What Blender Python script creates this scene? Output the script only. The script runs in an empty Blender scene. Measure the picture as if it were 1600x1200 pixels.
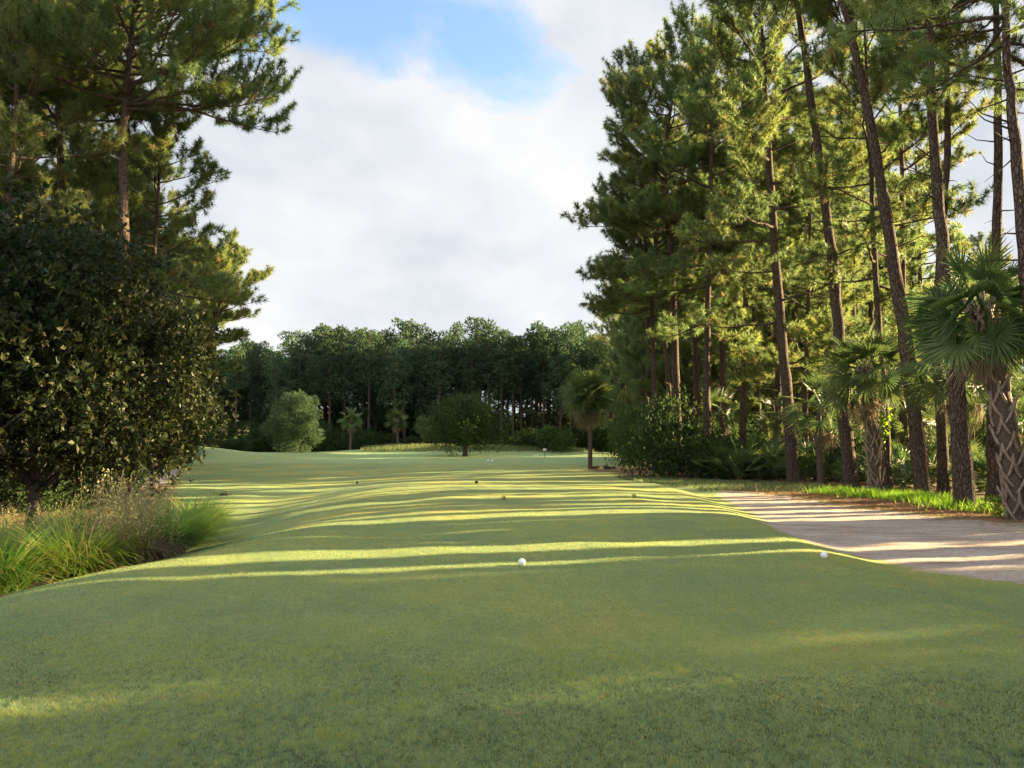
import bpy, math, numpy as np
from mathutils import Vector

R = math.radians
rng = np.random.default_rng(11)
SC = bpy.context.scene
COL = SC.collection

# ------------------------------------------------------------------ camera geometry
F = 1155.0
CAMH = 1.55
HOR = 695.0
PITCH = math.atan((HOR - 600.0) / F)
SUN_AZ = R(75.0)      # clockwise from the view direction (+Y) towards +X
SUN_EL = R(12.5)


def at(px, py, Y):
    """The point at distance Y (world y) that lies on the line of sight of pixel px, py."""
    u = (px - 800.0) / F
    v = (600.0 - py) / F
    c, s = math.cos(PITCH), math.sin(PITCH)
    d = (u, c - v * s, s + v * c)
    k = Y / d[1]
    return np.array([d[0] * k, Y, CAMH + d[2] * k])


def sstep(a, b, x):
    t = np.clip((x - a) / (b - a), 0, 1)
    return t * t * (3 - 2 * t)


def poly_sd(P, x, y):
    """Signed distance to polygon, negative inside."""
    P = np.asarray(P, float)
    d = np.full(x.shape, 1e18)
    inside = np.zeros(x.shape, bool)
    n = len(P)
    for i in range(n):
        a, b = P[i], P[(i + 1) % n]
        ex, ey = b - a
        wx, wy = x - a[0], y - a[1]
        t = np.clip((wx * ex + wy * ey) / (ex * ex + ey * ey + 1e-12), 0, 1)
        d = np.minimum(d, (wx - ex * t) ** 2 + (wy - ey * t) ** 2)
        c = ((a[1] > y) != (b[1] > y)) & (x < (b[0] - a[0]) * (y - a[1]) / (b[1] - a[1] + 1e-12) + a[0])
        inside ^= c
    d = np.sqrt(d)
    return np.where(inside, -d, d)


PATH = [(30, 4), (14, 7.6), (6.6, 9.3), (5.7, 11), (5.0, 12.8), (5.3, 15.5), (6.1, 18.7), (6.9, 24), (7.5, 27.5), (8.4, 29), (9.4, 27.5),
        (9.7, 25.5), (9.6, 21.5), (10.6, 18.2), (13, 14.6), (22, 11.5), (32, 10)]
PATH2 = [(-20.5, 37), (-19.5, 42), (-22.5, 50), (-28, 62), (-36, 80), (-38, 80), (-31, 62), (-25, 49), (-21.8, 42), (-23, 37)]
WOODR = [(200, -60), (200, 140), (60, 142), (30, 128), (19, 104), (14.5, 78), (9.5, 66), (7.5, 56), (5, 52), (7, 45), (8.6, 38.5), (12, 33.5), (10.3, 28), (9.9, 22), (11.0, 18.3), (13.2, 15.2), (30, 12.2), (60, 9), (60, 2), (16, 4), (13, -2), (13, -60)]
WOODL = [(-300, -60), (-9.5, -60), (-6.8, 0), (-6.0, 8), (-6.0, 10.6), (-6.7, 13), (-8.0, 18.6), (-11, 25), (-16.5, 36), (-20, 45), (-28, 62), (-45, 105), (-52, 146), (-300, 146)]


def vnoise(x, y, sc, seed=0):
    g = np.random.default_rng(900 + seed).random((257, 257))
    u = x / sc + 1000.3; v = y / sc + 1000.7
    i = np.floor(u).astype(int); j = np.floor(v).astype(int); fu = u - i; fv = v - j
    fu = fu * fu * (3 - 2 * fu); fv = fv * fv * (3 - 2 * fv); i %= 256; j %= 256
    return (g[i, j] * (1 - fu) + g[i + 1, j] * fu) * (1 - fv) + (g[i, j + 1] * (1 - fu) + g[i + 1, j + 1] * fu) * fv


def ground_z(x, y):
    x = np.asarray(x, float)
    y = np.asarray(y, float)
    x, y = np.broadcast_arrays(x, y)
    # raised tee deck (z = 0) that falls away to the left hollow, to the path and beyond its far end
    le = -4.5 + 0.35 * np.clip((y - 8) / 8, 0, 1.4) * 2.6 - 0.5 * sstep(22, 30, y) + 0.25 * np.sin(y * .55)
    left = sstep(-.3, 3.4 + 3.0 * sstep(14, 24, y), le - x)
    re = 4.2 + 0.075 * np.clip(y - 9, -6, 20)
    right = sstep(0, 1.3, x - re)
    far = sstep(27, 44, y)
    zl = -0.52 - 0.25 * sstep(3, 9, -x) * sstep(10, 22, y)
    zr = -0.22
    z = zl * left + zr * right * (1 - left)
    base = -0.30 + 0.05 * np.sin(x * 0.11 + 1.3) * np.sin(y * 0.09) + 0.16 * np.sin(y * 0.125 + x * .03 + .6) * sstep(30, 45, y) * (1 - sstep(85, 110, y))
    base = base + 0.55 * sstep(95, 150, y) - 0.25 * sstep(3, 12, -x) * (1 - sstep(40, 70, y))
    z = z * (1 - far) + base * far
    # second tee step: a slight dip between two decks
    mid = sstep(-3.4, -1.6, x) * (1 - sstep(3.0, 5, x))
    z = z - 0.10 * np.exp(-((y - 13.4) / 1.0) ** 2) * mid
    z = z + 0.10 * sstep(13.8, 17, y) * (1 - sstep(24, 30, y)) * mid
    # left bank rolls (broad swells running down the bank)
    z = z + 0.11 * left * (1 - left * .7) * np.sin(y * 0.95 - x * 0.25) * sstep(9, 13, y) * (1 - sstep(34, 44, y))
    # mounds on the far left of the fairway
    for mx, my, sx, sy, h in ((-41, 95, 9, 5, 1.5), (-33, 90, 6, 4, .55), (-47, 104, 10, 7, 1.7), (-30, 110, 9, 4, .5), (-10, 128, 13, 5, 1.05), (6, 127, 8, 5, .75), (-22, 132, 10, 4, .7), (12, 92, 9, 8, .3)):
        z = z + h * np.exp(-((x - mx) / sx) ** 2 - ((y - my) / sy) ** 2)
    # camera-side apron: a shallow fall before the deck
    z = z - 0.07 * (1 - sstep(4.3, 5.9, y + 0.18 * x))
    # woodland floor a touch uneven
    z = z + 0.05 * np.sin(x * 1.3 + np.sin(y * .7)) * np.sin(y * 1.1 + x * .3) * (sstep(0, 3, x - 12) + sstep(0, 3, -8 - x)) * .6
    z = z + (.012 * (vnoise(x, y, .22, 5) - .5) + .02 * (vnoise(x, y, .6, 6) - .5)) * (np.abs(x) < 14) * (y < 34)
    z = z + 0.012 * np.sin(x * 2.1 + 1.7 * np.sin(y * .9)) * np.sin(y * 1.7 + x * .6)
    return z


def gz(x, y):
    return float(ground_z(np.array([x]), np.array([y]))[0])


# ------------------------------------------------------------------ mesh accumulation
class MB:
    def __init__(s):
        s.v = []; s.f = []; s.k = []; s.t = []; s.n = 0

    def add(s, v, f, tint=0.5):
        v = np.asarray(v, np.float32).reshape(-1, 3)
        f = np.asarray(f, np.int64)
        s.v.append(v)
        s.f.append((f + s.n).ravel())
        s.k.append(np.full(len(f), f.shape[1], np.int64))
        s.t.append(np.broadcast_to(np.asarray(tint, np.float32), (len(v),)).astype(np.float32))
        s.n += len(v)

    def mesh(s, name, mat, smooth=False):
        me = bpy.data.meshes.new(name)
        v = np.concatenate(s.v); f = np.concatenate(s.f); k = np.concatenate(s.k); t = np.concatenate(s.t)
        me.vertices.add(len(v)); me.vertices.foreach_set('co', v.ravel())
        me.loops.add(len(f)); me.loops.foreach_set('vertex_index', f.astype(np.int32))
        me.polygons.add(len(k))
        me.polygons.foreach_set('loop_start', np.concatenate([[0], np.cumsum(k)[:-1]]).astype(np.int32))
        me.update(calc_edges=True)
        a = me.attributes.new('tint', 'FLOAT', 'POINT')
        a.data.foreach_set('value', t)
        if smooth:
            me.polygons.foreach_set('use_smooth', np.ones(len(k), bool))
        me.materials.append(mat)
        return me


def nrm(a):
    return a / (np.linalg.norm(a, axis=-1, keepdims=True) + 1e-9)


def tube(mb, pts, rad, k=8, tint=.5, wob=0.0, cap=True):
    pts = np.asarray(pts, float); rad = np.asarray(rad, float)
    n = len(pts)
    tg = nrm(np.gradient(pts, axis=0))
    ref = np.array([0, 0, 1.0]) if abs(tg[:, 2]).mean() < .6 else np.array([1.0, 0, 0])
    u = nrm(np.cross(tg, ref)); w = np.cross(tg, u)
    a = np.arange(k) * 2 * math.pi / k
    rr = rad[:, None] * (1 + (wob * rng.standard_normal((n, k)) if wob else 0))
    v = pts[:, None] + (np.cos(a)[None, :, None] * u[:, None] + np.sin(a)[None, :, None] * w[:, None]) * rr[..., None]
    i = np.arange(n - 1)[:, None] * k; j = np.arange(k)[None]
    f = np.stack([i + j, i + (j + 1) % k, i + k + (j + 1) % k, i + k + j], -1).reshape(-1, 4)
    mb.add(v.reshape(-1, 3), f, tint)
    if cap:
        c = np.vstack([v[-1], pts[-1] + tg[-1] * rad[-1] * .5])
        jj = np.arange(k)
        mb.add(c, np.stack([jj, (jj + 1) % k, np.full(k, k)], -1), tint)


def sticks(mb, p0, p1, r0, r1, tint=.5):
    """Many thin three-sided twigs at once."""
    p0 = np.asarray(p0); p1 = np.asarray(p1); n = len(p0)
    if n == 0:
        return
    d = nrm(p1 - p0)
    u = nrm(np.cross(d, np.array([.3, .5, .81]))); w = np.cross(d, u)
    a = np.arange(3) * 2 * math.pi / 3
    off = np.cos(a)[None, :, None] * u[:, None] + np.sin(a)[None, :, None] * w[:, None]
    r0 = np.broadcast_to(r0, (n,)); r1 = np.broadcast_to(r1, (n,))
    v = np.concatenate([p0[:, None] + off * r0[:, None, None], p1[:, None] + off * r1[:, None, None]], 1)
    b = (np.arange(n) * 6)[:, None]
    fs = [np.stack([b[:, 0] + j, b[:, 0] + (j + 1) % 3, b[:, 0] + 3 + (j + 1) % 3, b[:, 0] + 3 + j], -1) for j in range(3)]
    mb.add(v.reshape(-1, 3), np.concatenate(fs), tint)


def needles(mb, pos, dr, K=14, L=.24, w=.018, spread=1.0, tints=None, sprd_base=.12):
    pos = np.asarray(pos, float); dr = nrm(np.asarray(dr, float)); n = len(pos)
    if tints is None:
        tints = rng.random(n)
    d = nrm(dr[:, None] * .6 + spread * .8 * rng.standard_normal((n, K, 3)))
    base = pos[:, None] - dr[:, None] * (rng.random((n, K, 1)) * sprd_base)
    ln = L * (.7 + .45 * rng.random((n, K, 1)))
    side = nrm(np.cross(d, rng.standard_normal((n, K, 3)))) * (w / 2)
    tip = base + d * ln + np.array([0, 0, -.12]) * ln * rng.random((n, K, 1))
    v = np.stack([base + side, base - side, tip], 2)
    f = np.arange(n * K * 3).reshape(-1, 3)
    t = np.repeat(tints, K * 3)
    mb.add(v.reshape(-1, 3), f, t)


def leaves(mb, pos, up, size, asp=.45, tints=None, fold=.25):
    """Folded pointed leaves: two triangles each side of the midrib."""
    n = len(pos)
    d = nrm(up); s = nrm(np.cross(d, rng.standard_normal((n, 3)))); nn = np.cross(d, s)
    size = np.broadcast_to(size, (n,))[:, None]
    p0 = pos; p2 = pos + d * size
    m = pos + d * size * .5
    a = m + s * size * asp * .5 + nn * size * fold * .3
    b = m - s * size * asp * .5 + nn * size * fold * .3
    v = np.stack([p0, a, p2, b], 1)
    i = np.arange(n) * 4
    f = np.concatenate([np.stack([i, i + 1, i + 2], -1), np.stack([i, i + 2, i + 3], -1)])
    if tints is None:
        tints = rng.random(n)
    mb.add(v.reshape(-1, 3), f, np.repeat(tints, 4))


def blades(mb, pos, az, L, w, a0, a1, S=4, tints=None, twist=0.0):
    """Arching grass blades: strips of S segments, lean from a0 to a1 (radians from vertical)."""
    n = len(pos)
    L = np.broadcast_to(L, (n,)); w = np.broadcast_to(w, (n,)); a0 = np.broadcast_to(a0, (n,)); a1 = np.broadcast_to(a1, (n,))
    h = np.stack([np.cos(az), np.sin(az), np.zeros(n)], -1)
    sd = np.stack([-np.sin(az + twist), np.cos(az + twist), np.zeros(n)], -1)
    p = np.array(pos, float); st = []
    for k in range(S + 1):
        s = k / S
        ww = (w * (1 - s ** 1.6) / 2)[:, None]
        if k == S:
            st.append(p[:, None].copy())
        else:
            st.append(np.stack([p + sd * ww, p - sd * ww], 1))
        a = a0 + (a1 - a0) * (s + .5 / S)
        p = p + (h * np.sin(a)[:, None] + np.array([0, 0, 1.0]) * np.cos(a)[:, None]) * (L / S)[:, None]
    v = np.concatenate(st, 1); m = 2 * S + 1
    i = np.arange(n) * m
    if tints is None:
        tints = rng.random(n)
    q = [np.stack([i + 2 * k, i + 2 * k + 1, i + 2 * k + 3, i + 2 * k + 2], -1) for k in range(S - 1)]
    base = mb.n
    mb.add(v.reshape(-1, 3), np.stack([i + 2 * S - 2, i + 2 * S - 1, i + 2 * S], -1), np.repeat(tints, m))
    if q:
        qq = np.concatenate(q) + base
        mb.f.append(qq.ravel()); mb.k.append(np.full(len(qq), 4, np.int64))


# ------------------------------------------------------------------ objects
def tagit(o, label=None, cat=None, group=None, kind=None):
    if label: o['label'] = label
    if cat: o['category'] = cat
    if group: o['group'] = group
    if kind: o['kind'] = kind
    return o


def link(name, me, parent=None):
    o = bpy.data.objects.new(name, me); COL.objects.link(o)
    if parent is not None: o.parent = parent
    return o


def thing(name, loc, rz=0.0, sc=1.0, label=None, cat=None, group=None):
    o = bpy.data.objects.new(name, None); COL.objects.link(o)
    o.location = loc; o.rotation_euler = (0, 0, rz)
    o.scale = (sc, sc, sc) if np.isscalar(sc) else sc
    o.empty_display_size = .1
    return tagit(o, label, cat, group)


def plant(name, parts, x, y, rz=0.0, sc=1.0, label=None, cat=None, group=None, dz=-.03):
    """A copy of a kind: Empty at its base and its parts (name, mesh) sharing mesh data."""
    t = thing(name, (x, y, gz(x, y) + dz), rz, sc, label, cat, group)
    for nm, me in parts:
        link(nm, me, t)
    return t


# ------------------------------------------------------------------ materials
def newmat(name):
    m = bpy.data.materials.new(name); m.use_nodes = True
    nt = m.node_tree; nt.nodes.clear()
    return m, nt, nt.nodes, nt.links


def N(nt, t, **kw):
    n = nt.nodes.new(t)
    for k, v in kw.items():
        if k == 'inp':
            for a, b in v.items(): n.inputs[a].default_value = b
        else:
            setattr(n, k, v)
    return n


def ramp(nt, stops, fac=None, interp='LINEAR'):
    r = nt.nodes.new('ShaderNodeValToRGB'); r.color_ramp.interpolation = interp
    e = r.color_ramp.elements
    while len(e) < len(stops): e.new(.5)
    for i, (p, c) in enumerate(stops):
        e[i].position = p
        e[i].color = (*c, 1) if len(c) == 3 else c
    if fac is not None: nt.links.new(fac, r.inputs[0])
    return r


def math_(nt, op, a, b=None, c=None, clamp=False):
    n = nt.nodes.new('ShaderNodeMath'); n.operation = op; n.use_clamp = clamp
    for i, v in enumerate((a, b, c)):
        if v is None: continue
        if isinstance(v, (int, float)): n.inputs[i].default_value = v
        else: nt.links.new(v, n.inputs[i])
    return n.outputs[0]


def mix(nt, f, a, b, bt='MIX'):
    n = nt.nodes.new('ShaderNodeMix'); n.data_type = 'RGBA'; n.blend_type = bt
    for i, v in ((0, f), (6, a), (7, b)):
        if isinstance(v, (int, float)): n.inputs[i].default_value = v
        elif isinstance(v, tuple): n.inputs[i].default_value = (*v, 1)
        else: nt.links.new(v, n.inputs[i])
    return n.outputs[2]


def noise(nt, vec, scale, detail=3, rough=.55, dim='3D', dist=0.0):
    n = N(nt, 'ShaderNodeTexNoise', noise_dimensions=dim)
    n.inputs['Scale'].default_value = scale; n.inputs['Detail'].default_value = detail
    n.inputs['Roughness'].default_value = rough; n.inputs['Distortion'].default_value = dist
    if vec is not None: nt.links.new(vec, n.inputs['Vector'])
    return n.outputs[0]


def leafmat(name, stops, trans=.35, rough=.5, spec=.3, back=None, transcol=None, objvar=.25):
    m, nt, nd, ln = newmat(name)
    at_ = N(nt, 'ShaderNodeAttribute', attribute_name='tint')
    oi = N(nt, 'ShaderNodeObjectInfo')
    r = ramp(nt, stops, at_.outputs['Fac'])
    hsv = N(nt, 'ShaderNodeHueSaturation')
    v = math_(nt, 'MULTIPLY_ADD', oi.outputs['Random'], objvar, 1 - objvar / 2)
    ln.new(v, hsv.inputs['Value'])
    h = math_(nt, 'MULTIPLY_ADD', oi.outputs['Random'], .03, .485)
    ln.new(h, hsv.inputs['Hue'])
    ln.new(r.outputs[0], hsv.inputs['Color'])
    col = hsv.outputs[0]
    if back:
        g = N(nt, 'ShaderNodeNewGeometry')
        col = mix(nt, g.outputs['Backfacing'], col, back)
    p = N(nt, 'ShaderNodeBsdfPrincipled')
    ln.new(col, p.inputs['Base Color'])
    p.inputs['Roughness'].default_value = rough
    p.inputs['Specular IOR Level'].default_value = spec
    t = N(nt, 'ShaderNodeBsdfTranslucent')
    tc = N(nt, 'ShaderNodeHueSaturation'); tc.inputs['Saturation'].default_value = 1.1; tc.inputs['Value'].default_value = 2.0
    if transcol: tc.inputs['Hue'].default_value = transcol
    ln.new(col, tc.inputs['Color']); ln.new(tc.outputs[0], t.inputs['Color'])
    mx = N(nt, 'ShaderNodeMixShader'); mx.inputs[0].default_value = trans
    ln.new(p.outputs[0], mx.inputs[1]); ln.new(t.outputs[0], mx.inputs[2])
    o = N(nt, 'ShaderNodeOutputMaterial'); ln.new(mx.outputs[0], o.inputs[0])
    return m


M = {}
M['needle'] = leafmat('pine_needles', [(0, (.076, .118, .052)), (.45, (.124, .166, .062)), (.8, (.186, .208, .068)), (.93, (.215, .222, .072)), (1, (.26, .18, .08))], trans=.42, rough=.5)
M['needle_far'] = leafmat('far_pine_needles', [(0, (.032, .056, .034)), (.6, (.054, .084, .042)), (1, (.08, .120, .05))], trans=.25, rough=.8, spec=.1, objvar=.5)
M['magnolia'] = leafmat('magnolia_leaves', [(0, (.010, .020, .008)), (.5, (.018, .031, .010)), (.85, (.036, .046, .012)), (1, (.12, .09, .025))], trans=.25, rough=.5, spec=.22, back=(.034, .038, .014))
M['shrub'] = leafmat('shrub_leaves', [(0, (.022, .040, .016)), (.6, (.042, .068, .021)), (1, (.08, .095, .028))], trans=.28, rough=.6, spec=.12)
M['broad'] = leafmat('broad_leaves', [(0, (.035, .065, .022)), (.6, (.06, .105, .03)), (1, (.11, .15, .05))], trans=.3, rough=.6, spec=.12)
M['cypress'] = leafmat('feathery_leaves', [(0, (.032, .058, .028)), (.6, (.046, .078, .034)), (1, (.07, .105, .042))], trans=.35, rough=.6)
M['frond'] = leafmat('palm_fronds', [(0, (.055, .088, .034)), (.6, (.095, .135, .045)), (.9, (.15, .175, .06)), (1, (.2, .17, .07))], trans=.25, rough=.5, spec=.3)
M['deadfrond'] = leafmat('dead_palm_fronds', [(0, (.10, .075, .05)), (.6, (.18, .14, .09)), (1, (.28, .22, .15))], trans=.15, rough=.8)
M['sedge'] = leafmat('cordgrass_blades', [(0, (.075, .135, .028)), (.55, (.12, .21, .035)), (.85, (.20, .27, .05)), (1, (.36, .28, .12))], trans=.4, rough=.45)
M['strip'] = leafmat('tall_green_grass', [(0, (.10, .19, .02)), (.6, (.16, .27, .03)), (1, (.27, .33, .07))], trans=.45, rough=.5)
M['dryweed'] = leafmat('dry_weeds', [(0, (.18, .14, .07)), (.4, (.27, .22, .11)), (.7, (.32, .30, .14)), (1, (.46, .37, .23))], trans=.3, rough=.8)
M['deadbrown'] = leafmat('dead_brown_leaves', [(0, (.07, .05, .035)), (1, (.17, .12, .08))], trans=.15, rough=.9)
M['straw'] = leafmat('pine_straw', [(0, (.16, .07, .035)), (1, (.34, .17, .09))], trans=.05, rough=.8)
M['rough'] = leafmat('rough_grass', [(0, (.085, .12, .05)), (.6, (.125, .16, .065)), (1, (.22, .21, .11))], trans=.35, rough=.7)


def lawnmat_blades():
    return leafmat('lawn_blades', [(0, (.040, .062, .022)), (.30, (.150, .228, .132)), (.55, (.215, .270, .115)), (.85, (.30, .30, .072)), (1, (.40, .33, .16))], trans=.35, rough=.5, objvar=0)


M['lawn'] = lawnmat_blades()


def barkmat(name, c1, c2, c3, sc=1.0, bump=.5, stretch=.28):
    m, nt, nd, ln = newmat(name)
    tc = N(nt, 'ShaderNodeTexCoord')
    mp = N(nt, 'ShaderNodeMapping'); mp.inputs['Scale'].default_value = (9 * sc, 9 * sc, 9 * stretch * sc)
    ln.new(tc.outputs['Object'], mp.inputs[0])
    dn = noise(nt, mp.outputs[0], 1.2, 2)
    dv = N(nt, 'ShaderNodeVectorMath', operation='MULTIPLY_ADD')
    ln.new(dn, dv.inputs[0]); dv.inputs[1].default_value = (.8, .8, .8); ln.new(mp.outputs[0], dv.inputs[2])
    vo = N(nt, 'ShaderNodeTexVoronoi', feature='DISTANCE_TO_EDGE'); vo.inputs['Scale'].default_value = 1.0
    ln.new(dv.outputs[0], vo.inputs['Vector'])
    vc = N(nt, 'ShaderNodeTexVoronoi', feature='F1'); ln.new(dv.outputs[0], vc.inputs['Vector'])
    vc.inputs['Scale'].default_value = 1.0
    fine = noise(nt, mp.outputs[0], 4, 4, .65)
    edge = ramp(nt, [(0, (0, 0, 0)), (.16, (1, 1, 1))], vo.outputs['Distance'])
    sepc = N(nt, 'ShaderNodeSeparateColor'); ln.new(vc.outputs['Color'], sepc.inputs[0])
    plate = mix(nt, sepc.outputs[0], c2, c3)
    plate = mix(nt, fine, plate, c1)
    col = mix(nt, edge.outputs[0], c1, plate)
    hgt = math_(nt, 'MULTIPLY_ADD', fine, .4, edge.outputs[0])
    bp = N(nt, 'ShaderNodeBump'); bp.inputs['Strength'].default_value = bump; bp.inputs['Distance'].default_value = .03
    ln.new(hgt, bp.inputs['Height'])
    p = N(nt, 'ShaderNodeBsdfPrincipled'); ln.new(col, p.inputs['Base Color']); ln.new(bp.outputs[0], p.inputs['Normal'])
    p.inputs['Roughness'].default_value = .9; p.inputs['Specular IOR Level'].default_value = .15
    o = N(nt, 'ShaderNodeOutputMaterial'); ln.new(p.outputs[0], o.inputs[0])
    return m


M['bark'] = barkmat('pine_bark', (.045, .032, .026), (.17, .115, .085), (.25, .19, .16), sc=1.7, bump=1.0, stretch=.35)
M['bark_grey'] = barkmat('grey_bark', (.05, .045, .04), (.14, .125, .11), (.20, .18, .155), sc=1.6)
M['boot'] = barkmat('palm_leaf_bases', (.20, .15, .115), (.36, .29, .23), (.46, .39, .32), sc=2.2, bump=.4, stretch=.15)
M['palmwood'] = barkmat('palm_trunk', (.07, .05, .04), (.17, .13, .10), (.24, .19, .15), sc=2, bump=.5, stretch=1.6)


def groundmat():
    m, nt, nd, ln = newmat('course_ground')
    tc = N(nt, 'ShaderNodeTexCoord'); P = tc.outputs['Object']
    def A(n): return N(nt, 'ShaderNodeAttribute', attribute_name=n).outputs['Fac']
    wood, path, deck = A('wood'), A('path'), A('deck')
    nb = noise(nt, P, .22, 3, .55); nm = noise(nt, P, 1.3, 4, .6); nf = noise(nt, P, 14, 5, .7); nff = noise(nt, P, 90, 4, .75)
    # mown turf
    g = ramp(nt, [(.30, (.165, .232, .105)), (.5, (.240, .285, .100)), (.68, (.335, .322, .092))], math_(nt, 'MULTIPLY_ADD', math_(nt, 'SUBTRACT', nm, .5), .45, nb))
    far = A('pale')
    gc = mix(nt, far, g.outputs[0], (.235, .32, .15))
    dry = ramp(nt, [(.56, (0, 0, 0)), (.74, (1, 1, 1))], noise(nt, P, .75, 5, .7))
    dryf = math_(nt, 'MULTIPLY', dry.outputs[0], A('dry'))
    gc = mix(nt, dryf, gc, (.36, .25, .09))
    gv = math_(nt, 'MULTIPLY_ADD', nff, .9, math_(nt, 'MULTIPLY', nf, .5))
    gvr = ramp(nt, [(.35, (.52, .55, .50)), (1.0, (1.28, 1.28, 1.2))], gv)
    gc = mix(nt, 1.0, gc, gvr.outputs[0], 'MULTIPLY')
    # sandy path with pale grit, tracks and straw stains
    mp = N(nt, 'ShaderNodeMapping'); mp.inputs['Rotation'].default_value = (0, 0, R(-62)); mp.inputs['Scale'].default_value = (.35, 2.2, 1)
    ln.new(P, mp.inputs[0])
    ps = noise(nt, mp.outputs[0], 1.6, 5, .65)
    pc = ramp(nt, [(.30, (.27, .20, .16)), (.48, (.45, .385, .34)), (.66, (.58, .53, .49))], ps)
    pc2 = mix(nt, math_(nt, 'MULTIPLY', ramp(nt, [(.42, (0, 0, 0)), (.62, (1, 1, 1))], nf).outputs[0], .55), pc.outputs[0], (.25, .16, .11))
    pebble = ramp(nt, [(.3, (.55, .52, .50)), (.62, (1.2, 1.2, 1.2))], nff)
    pc2 = mix(nt, 1.0, pc2, pebble.outputs[0], 'MULTIPLY')
    # woodland floor: fallen needles, humus
    wc = ramp(nt, [(.34, (.045, .032, .022)), (.52, (.16, .082, .045)), (.70, (.27, .15, .085))], math_(nt, 'MULTIPLY_ADD', math_(nt, 'SUBTRACT', nf, .5), .8, nm))
    wgr = ramp(nt, [(.44, (0, 0, 0)), (.6, (1, 1, 1))], noise(nt, P, .5, 4, .6))
    wcol = mix(nt, math_(nt, 'MULTIPLY', wgr.outputs[0], A('weedy')), wc.outputs[0], (.10, .13, .035))
    jit = math_(nt, 'MULTIPLY', math_(nt, 'SUBTRACT', noise(nt, P, 2.3, 5, .7), .5), 1.3)
    wf = ramp(nt, [(.40, (0, 0, 0)), (.60, (1, 1, 1))], math_(nt, 'ADD', wood, jit))
    pf = ramp(nt, [(.42, (0, 0, 0)), (.58, (1, 1, 1))], math_(nt, 'ADD', path, math_(nt, 'MULTIPLY_ADD', math_(nt, 'SUBTRACT', nf, .5), .9, math_(nt, 'MULTIPLY', jit, .9))))
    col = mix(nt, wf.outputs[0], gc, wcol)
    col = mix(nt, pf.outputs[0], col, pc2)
    bp = N(nt, 'ShaderNodeBump'); bp.inputs['Strength'].default_value = .9
    bp.inputs['Distance'].default_value = .02
    ln.new(math_(nt, 'ADD', nff, nf), bp.inputs['Height'])
    bp2 = N(nt, 'ShaderNodeBump'); bp2.inputs['Strength'].default_value = .5; bp2.inputs['Distance'].default_value = .15
    ln.new(nm, bp2.inputs['Height']); ln.new(bp.outputs[0], bp2.inputs['Normal'])
    p = N(nt, 'ShaderNodeBsdfPrincipled'); ln.new(col, p.inputs['Base Color']); ln.new(bp2.outputs[0], p.inputs['Normal'])
    p.inputs['Roughness'].default_value = .85; p.inputs['Specular IOR Level'].default_value = .25
    o = N(nt, 'ShaderNodeOutputMaterial'); ln.new(p.outputs[0], o.inputs[0])
    return m


M['ground'] = groundmat()


def plain(name, c, rough=.5, c2=None, spec=.4):
    m, nt, nd, ln = newmat(name)
    tc = N(nt, 'ShaderNodeTexCoord')
    f = noise(nt, tc.outputs['Object'], 18, 4, .6)
    col = mix(nt, f, c, c2 or tuple(x * .75 for x in c))
    p = N(nt, 'ShaderNodeBsdfPrincipled'); ln.new(col, p.inputs['Base Color'])
    p.inputs['Roughness'].default_value = rough; p.inputs['Specular IOR Level'].default_value = spec
    o = N(nt, 'ShaderNodeOutputMaterial'); ln.new(p.outputs[0], o.inputs[0])
    return m


M['white'] = plain('white_marker_paint', (.80, .81, .80), .35)
M['dark'] = plain('dark_marker_paint', (.035, .03, .025), .5)
M['yellow'] = plain('yellow_marker_paint', (.30, .32, .05), .5)
M['stake'] = plain('weathered_stake', (.10, .065, .03), .8)
M['signpaint'] = plain('white_sign_paint', (.82, .82, .82), .4)

# ------------------------------------------------------------------ ground
def axis(lo, hi, core_lo, core_hi, s0, grow):
    a = list(np.arange(core_lo, core_hi + 1e-6, s0))
    s = s0
    x = a[-1]
    while x < hi:
        s *= grow; x += s; a.append(min(x, hi))
    s = s0; x = a[0]; b = []
    while x > lo:
        s *= grow; x -= s; b.append(max(x, lo))
    return np.array(b[::-1] + a)


gx = axis(-700, 700, -9, 13, .16, 1.045)
gy = axis(-80, 900, 3, 32, .16, 1.028)
GX, GY = np.meshgrid(gx, gy)
GZ = ground_z(GX, GY)
sw = np.minimum(poly_sd(WOODR, GX, GY), poly_sd(WOODL, GX, GY))
sw = np.minimum(sw, np.where(GY > 139, -(GY - 139), (139 - GY)))
sp = np.minimum(poly_sd(PATH, GX, GY), poly_sd(PATH2, GX, GY))
woodv = np.clip(.5 - sw / 2.4, 0, 1)
pathv = np.clip(.5 - sp / 1.1, 0, 1)
nx, ny = len(gx), len(gy)
print('ground grid', nx, ny)
verts = np.stack([GX, GY, GZ], -1).reshape(-1, 3).astype(np.float32)
ii = (np.arange(ny - 1)[:, None] * nx + np.arange(nx - 1)[None])
quads = np.stack([ii, ii + 1, ii + nx + 1, ii + nx], -1).reshape(-1, 4)
cx = verts[quads].mean(1)
swc = sw.reshape(-1)[quads].mean(1); spc = sp.reshape(-1)[quads].mean(1)
reg = np.where(spc < 0, 1, np.where(swc > 0, 2, 0))
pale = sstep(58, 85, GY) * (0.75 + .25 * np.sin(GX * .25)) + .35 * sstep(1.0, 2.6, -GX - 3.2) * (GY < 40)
dryv = sstep(.2, 1, 1 - np.abs(GX - 5.0 - .06 * (GY - 12)) / 2.4) * (GY < 60) + .55 * np.exp(-((GY - 22) / 7.) ** 2) * (GX > -3) + .22
weedy = np.clip(np.where(GX < 0, .5, .5 * (sw > -8)), 0, 1) * 1.0
deckv = np.clip(pale, 0, 1)
A_ = dict(wood=woodv, path=pathv, deck=deckv, pale=np.clip(pale, 0, 1), dry=np.clip(dryv, 0, 1), weedy=weedy)


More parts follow.
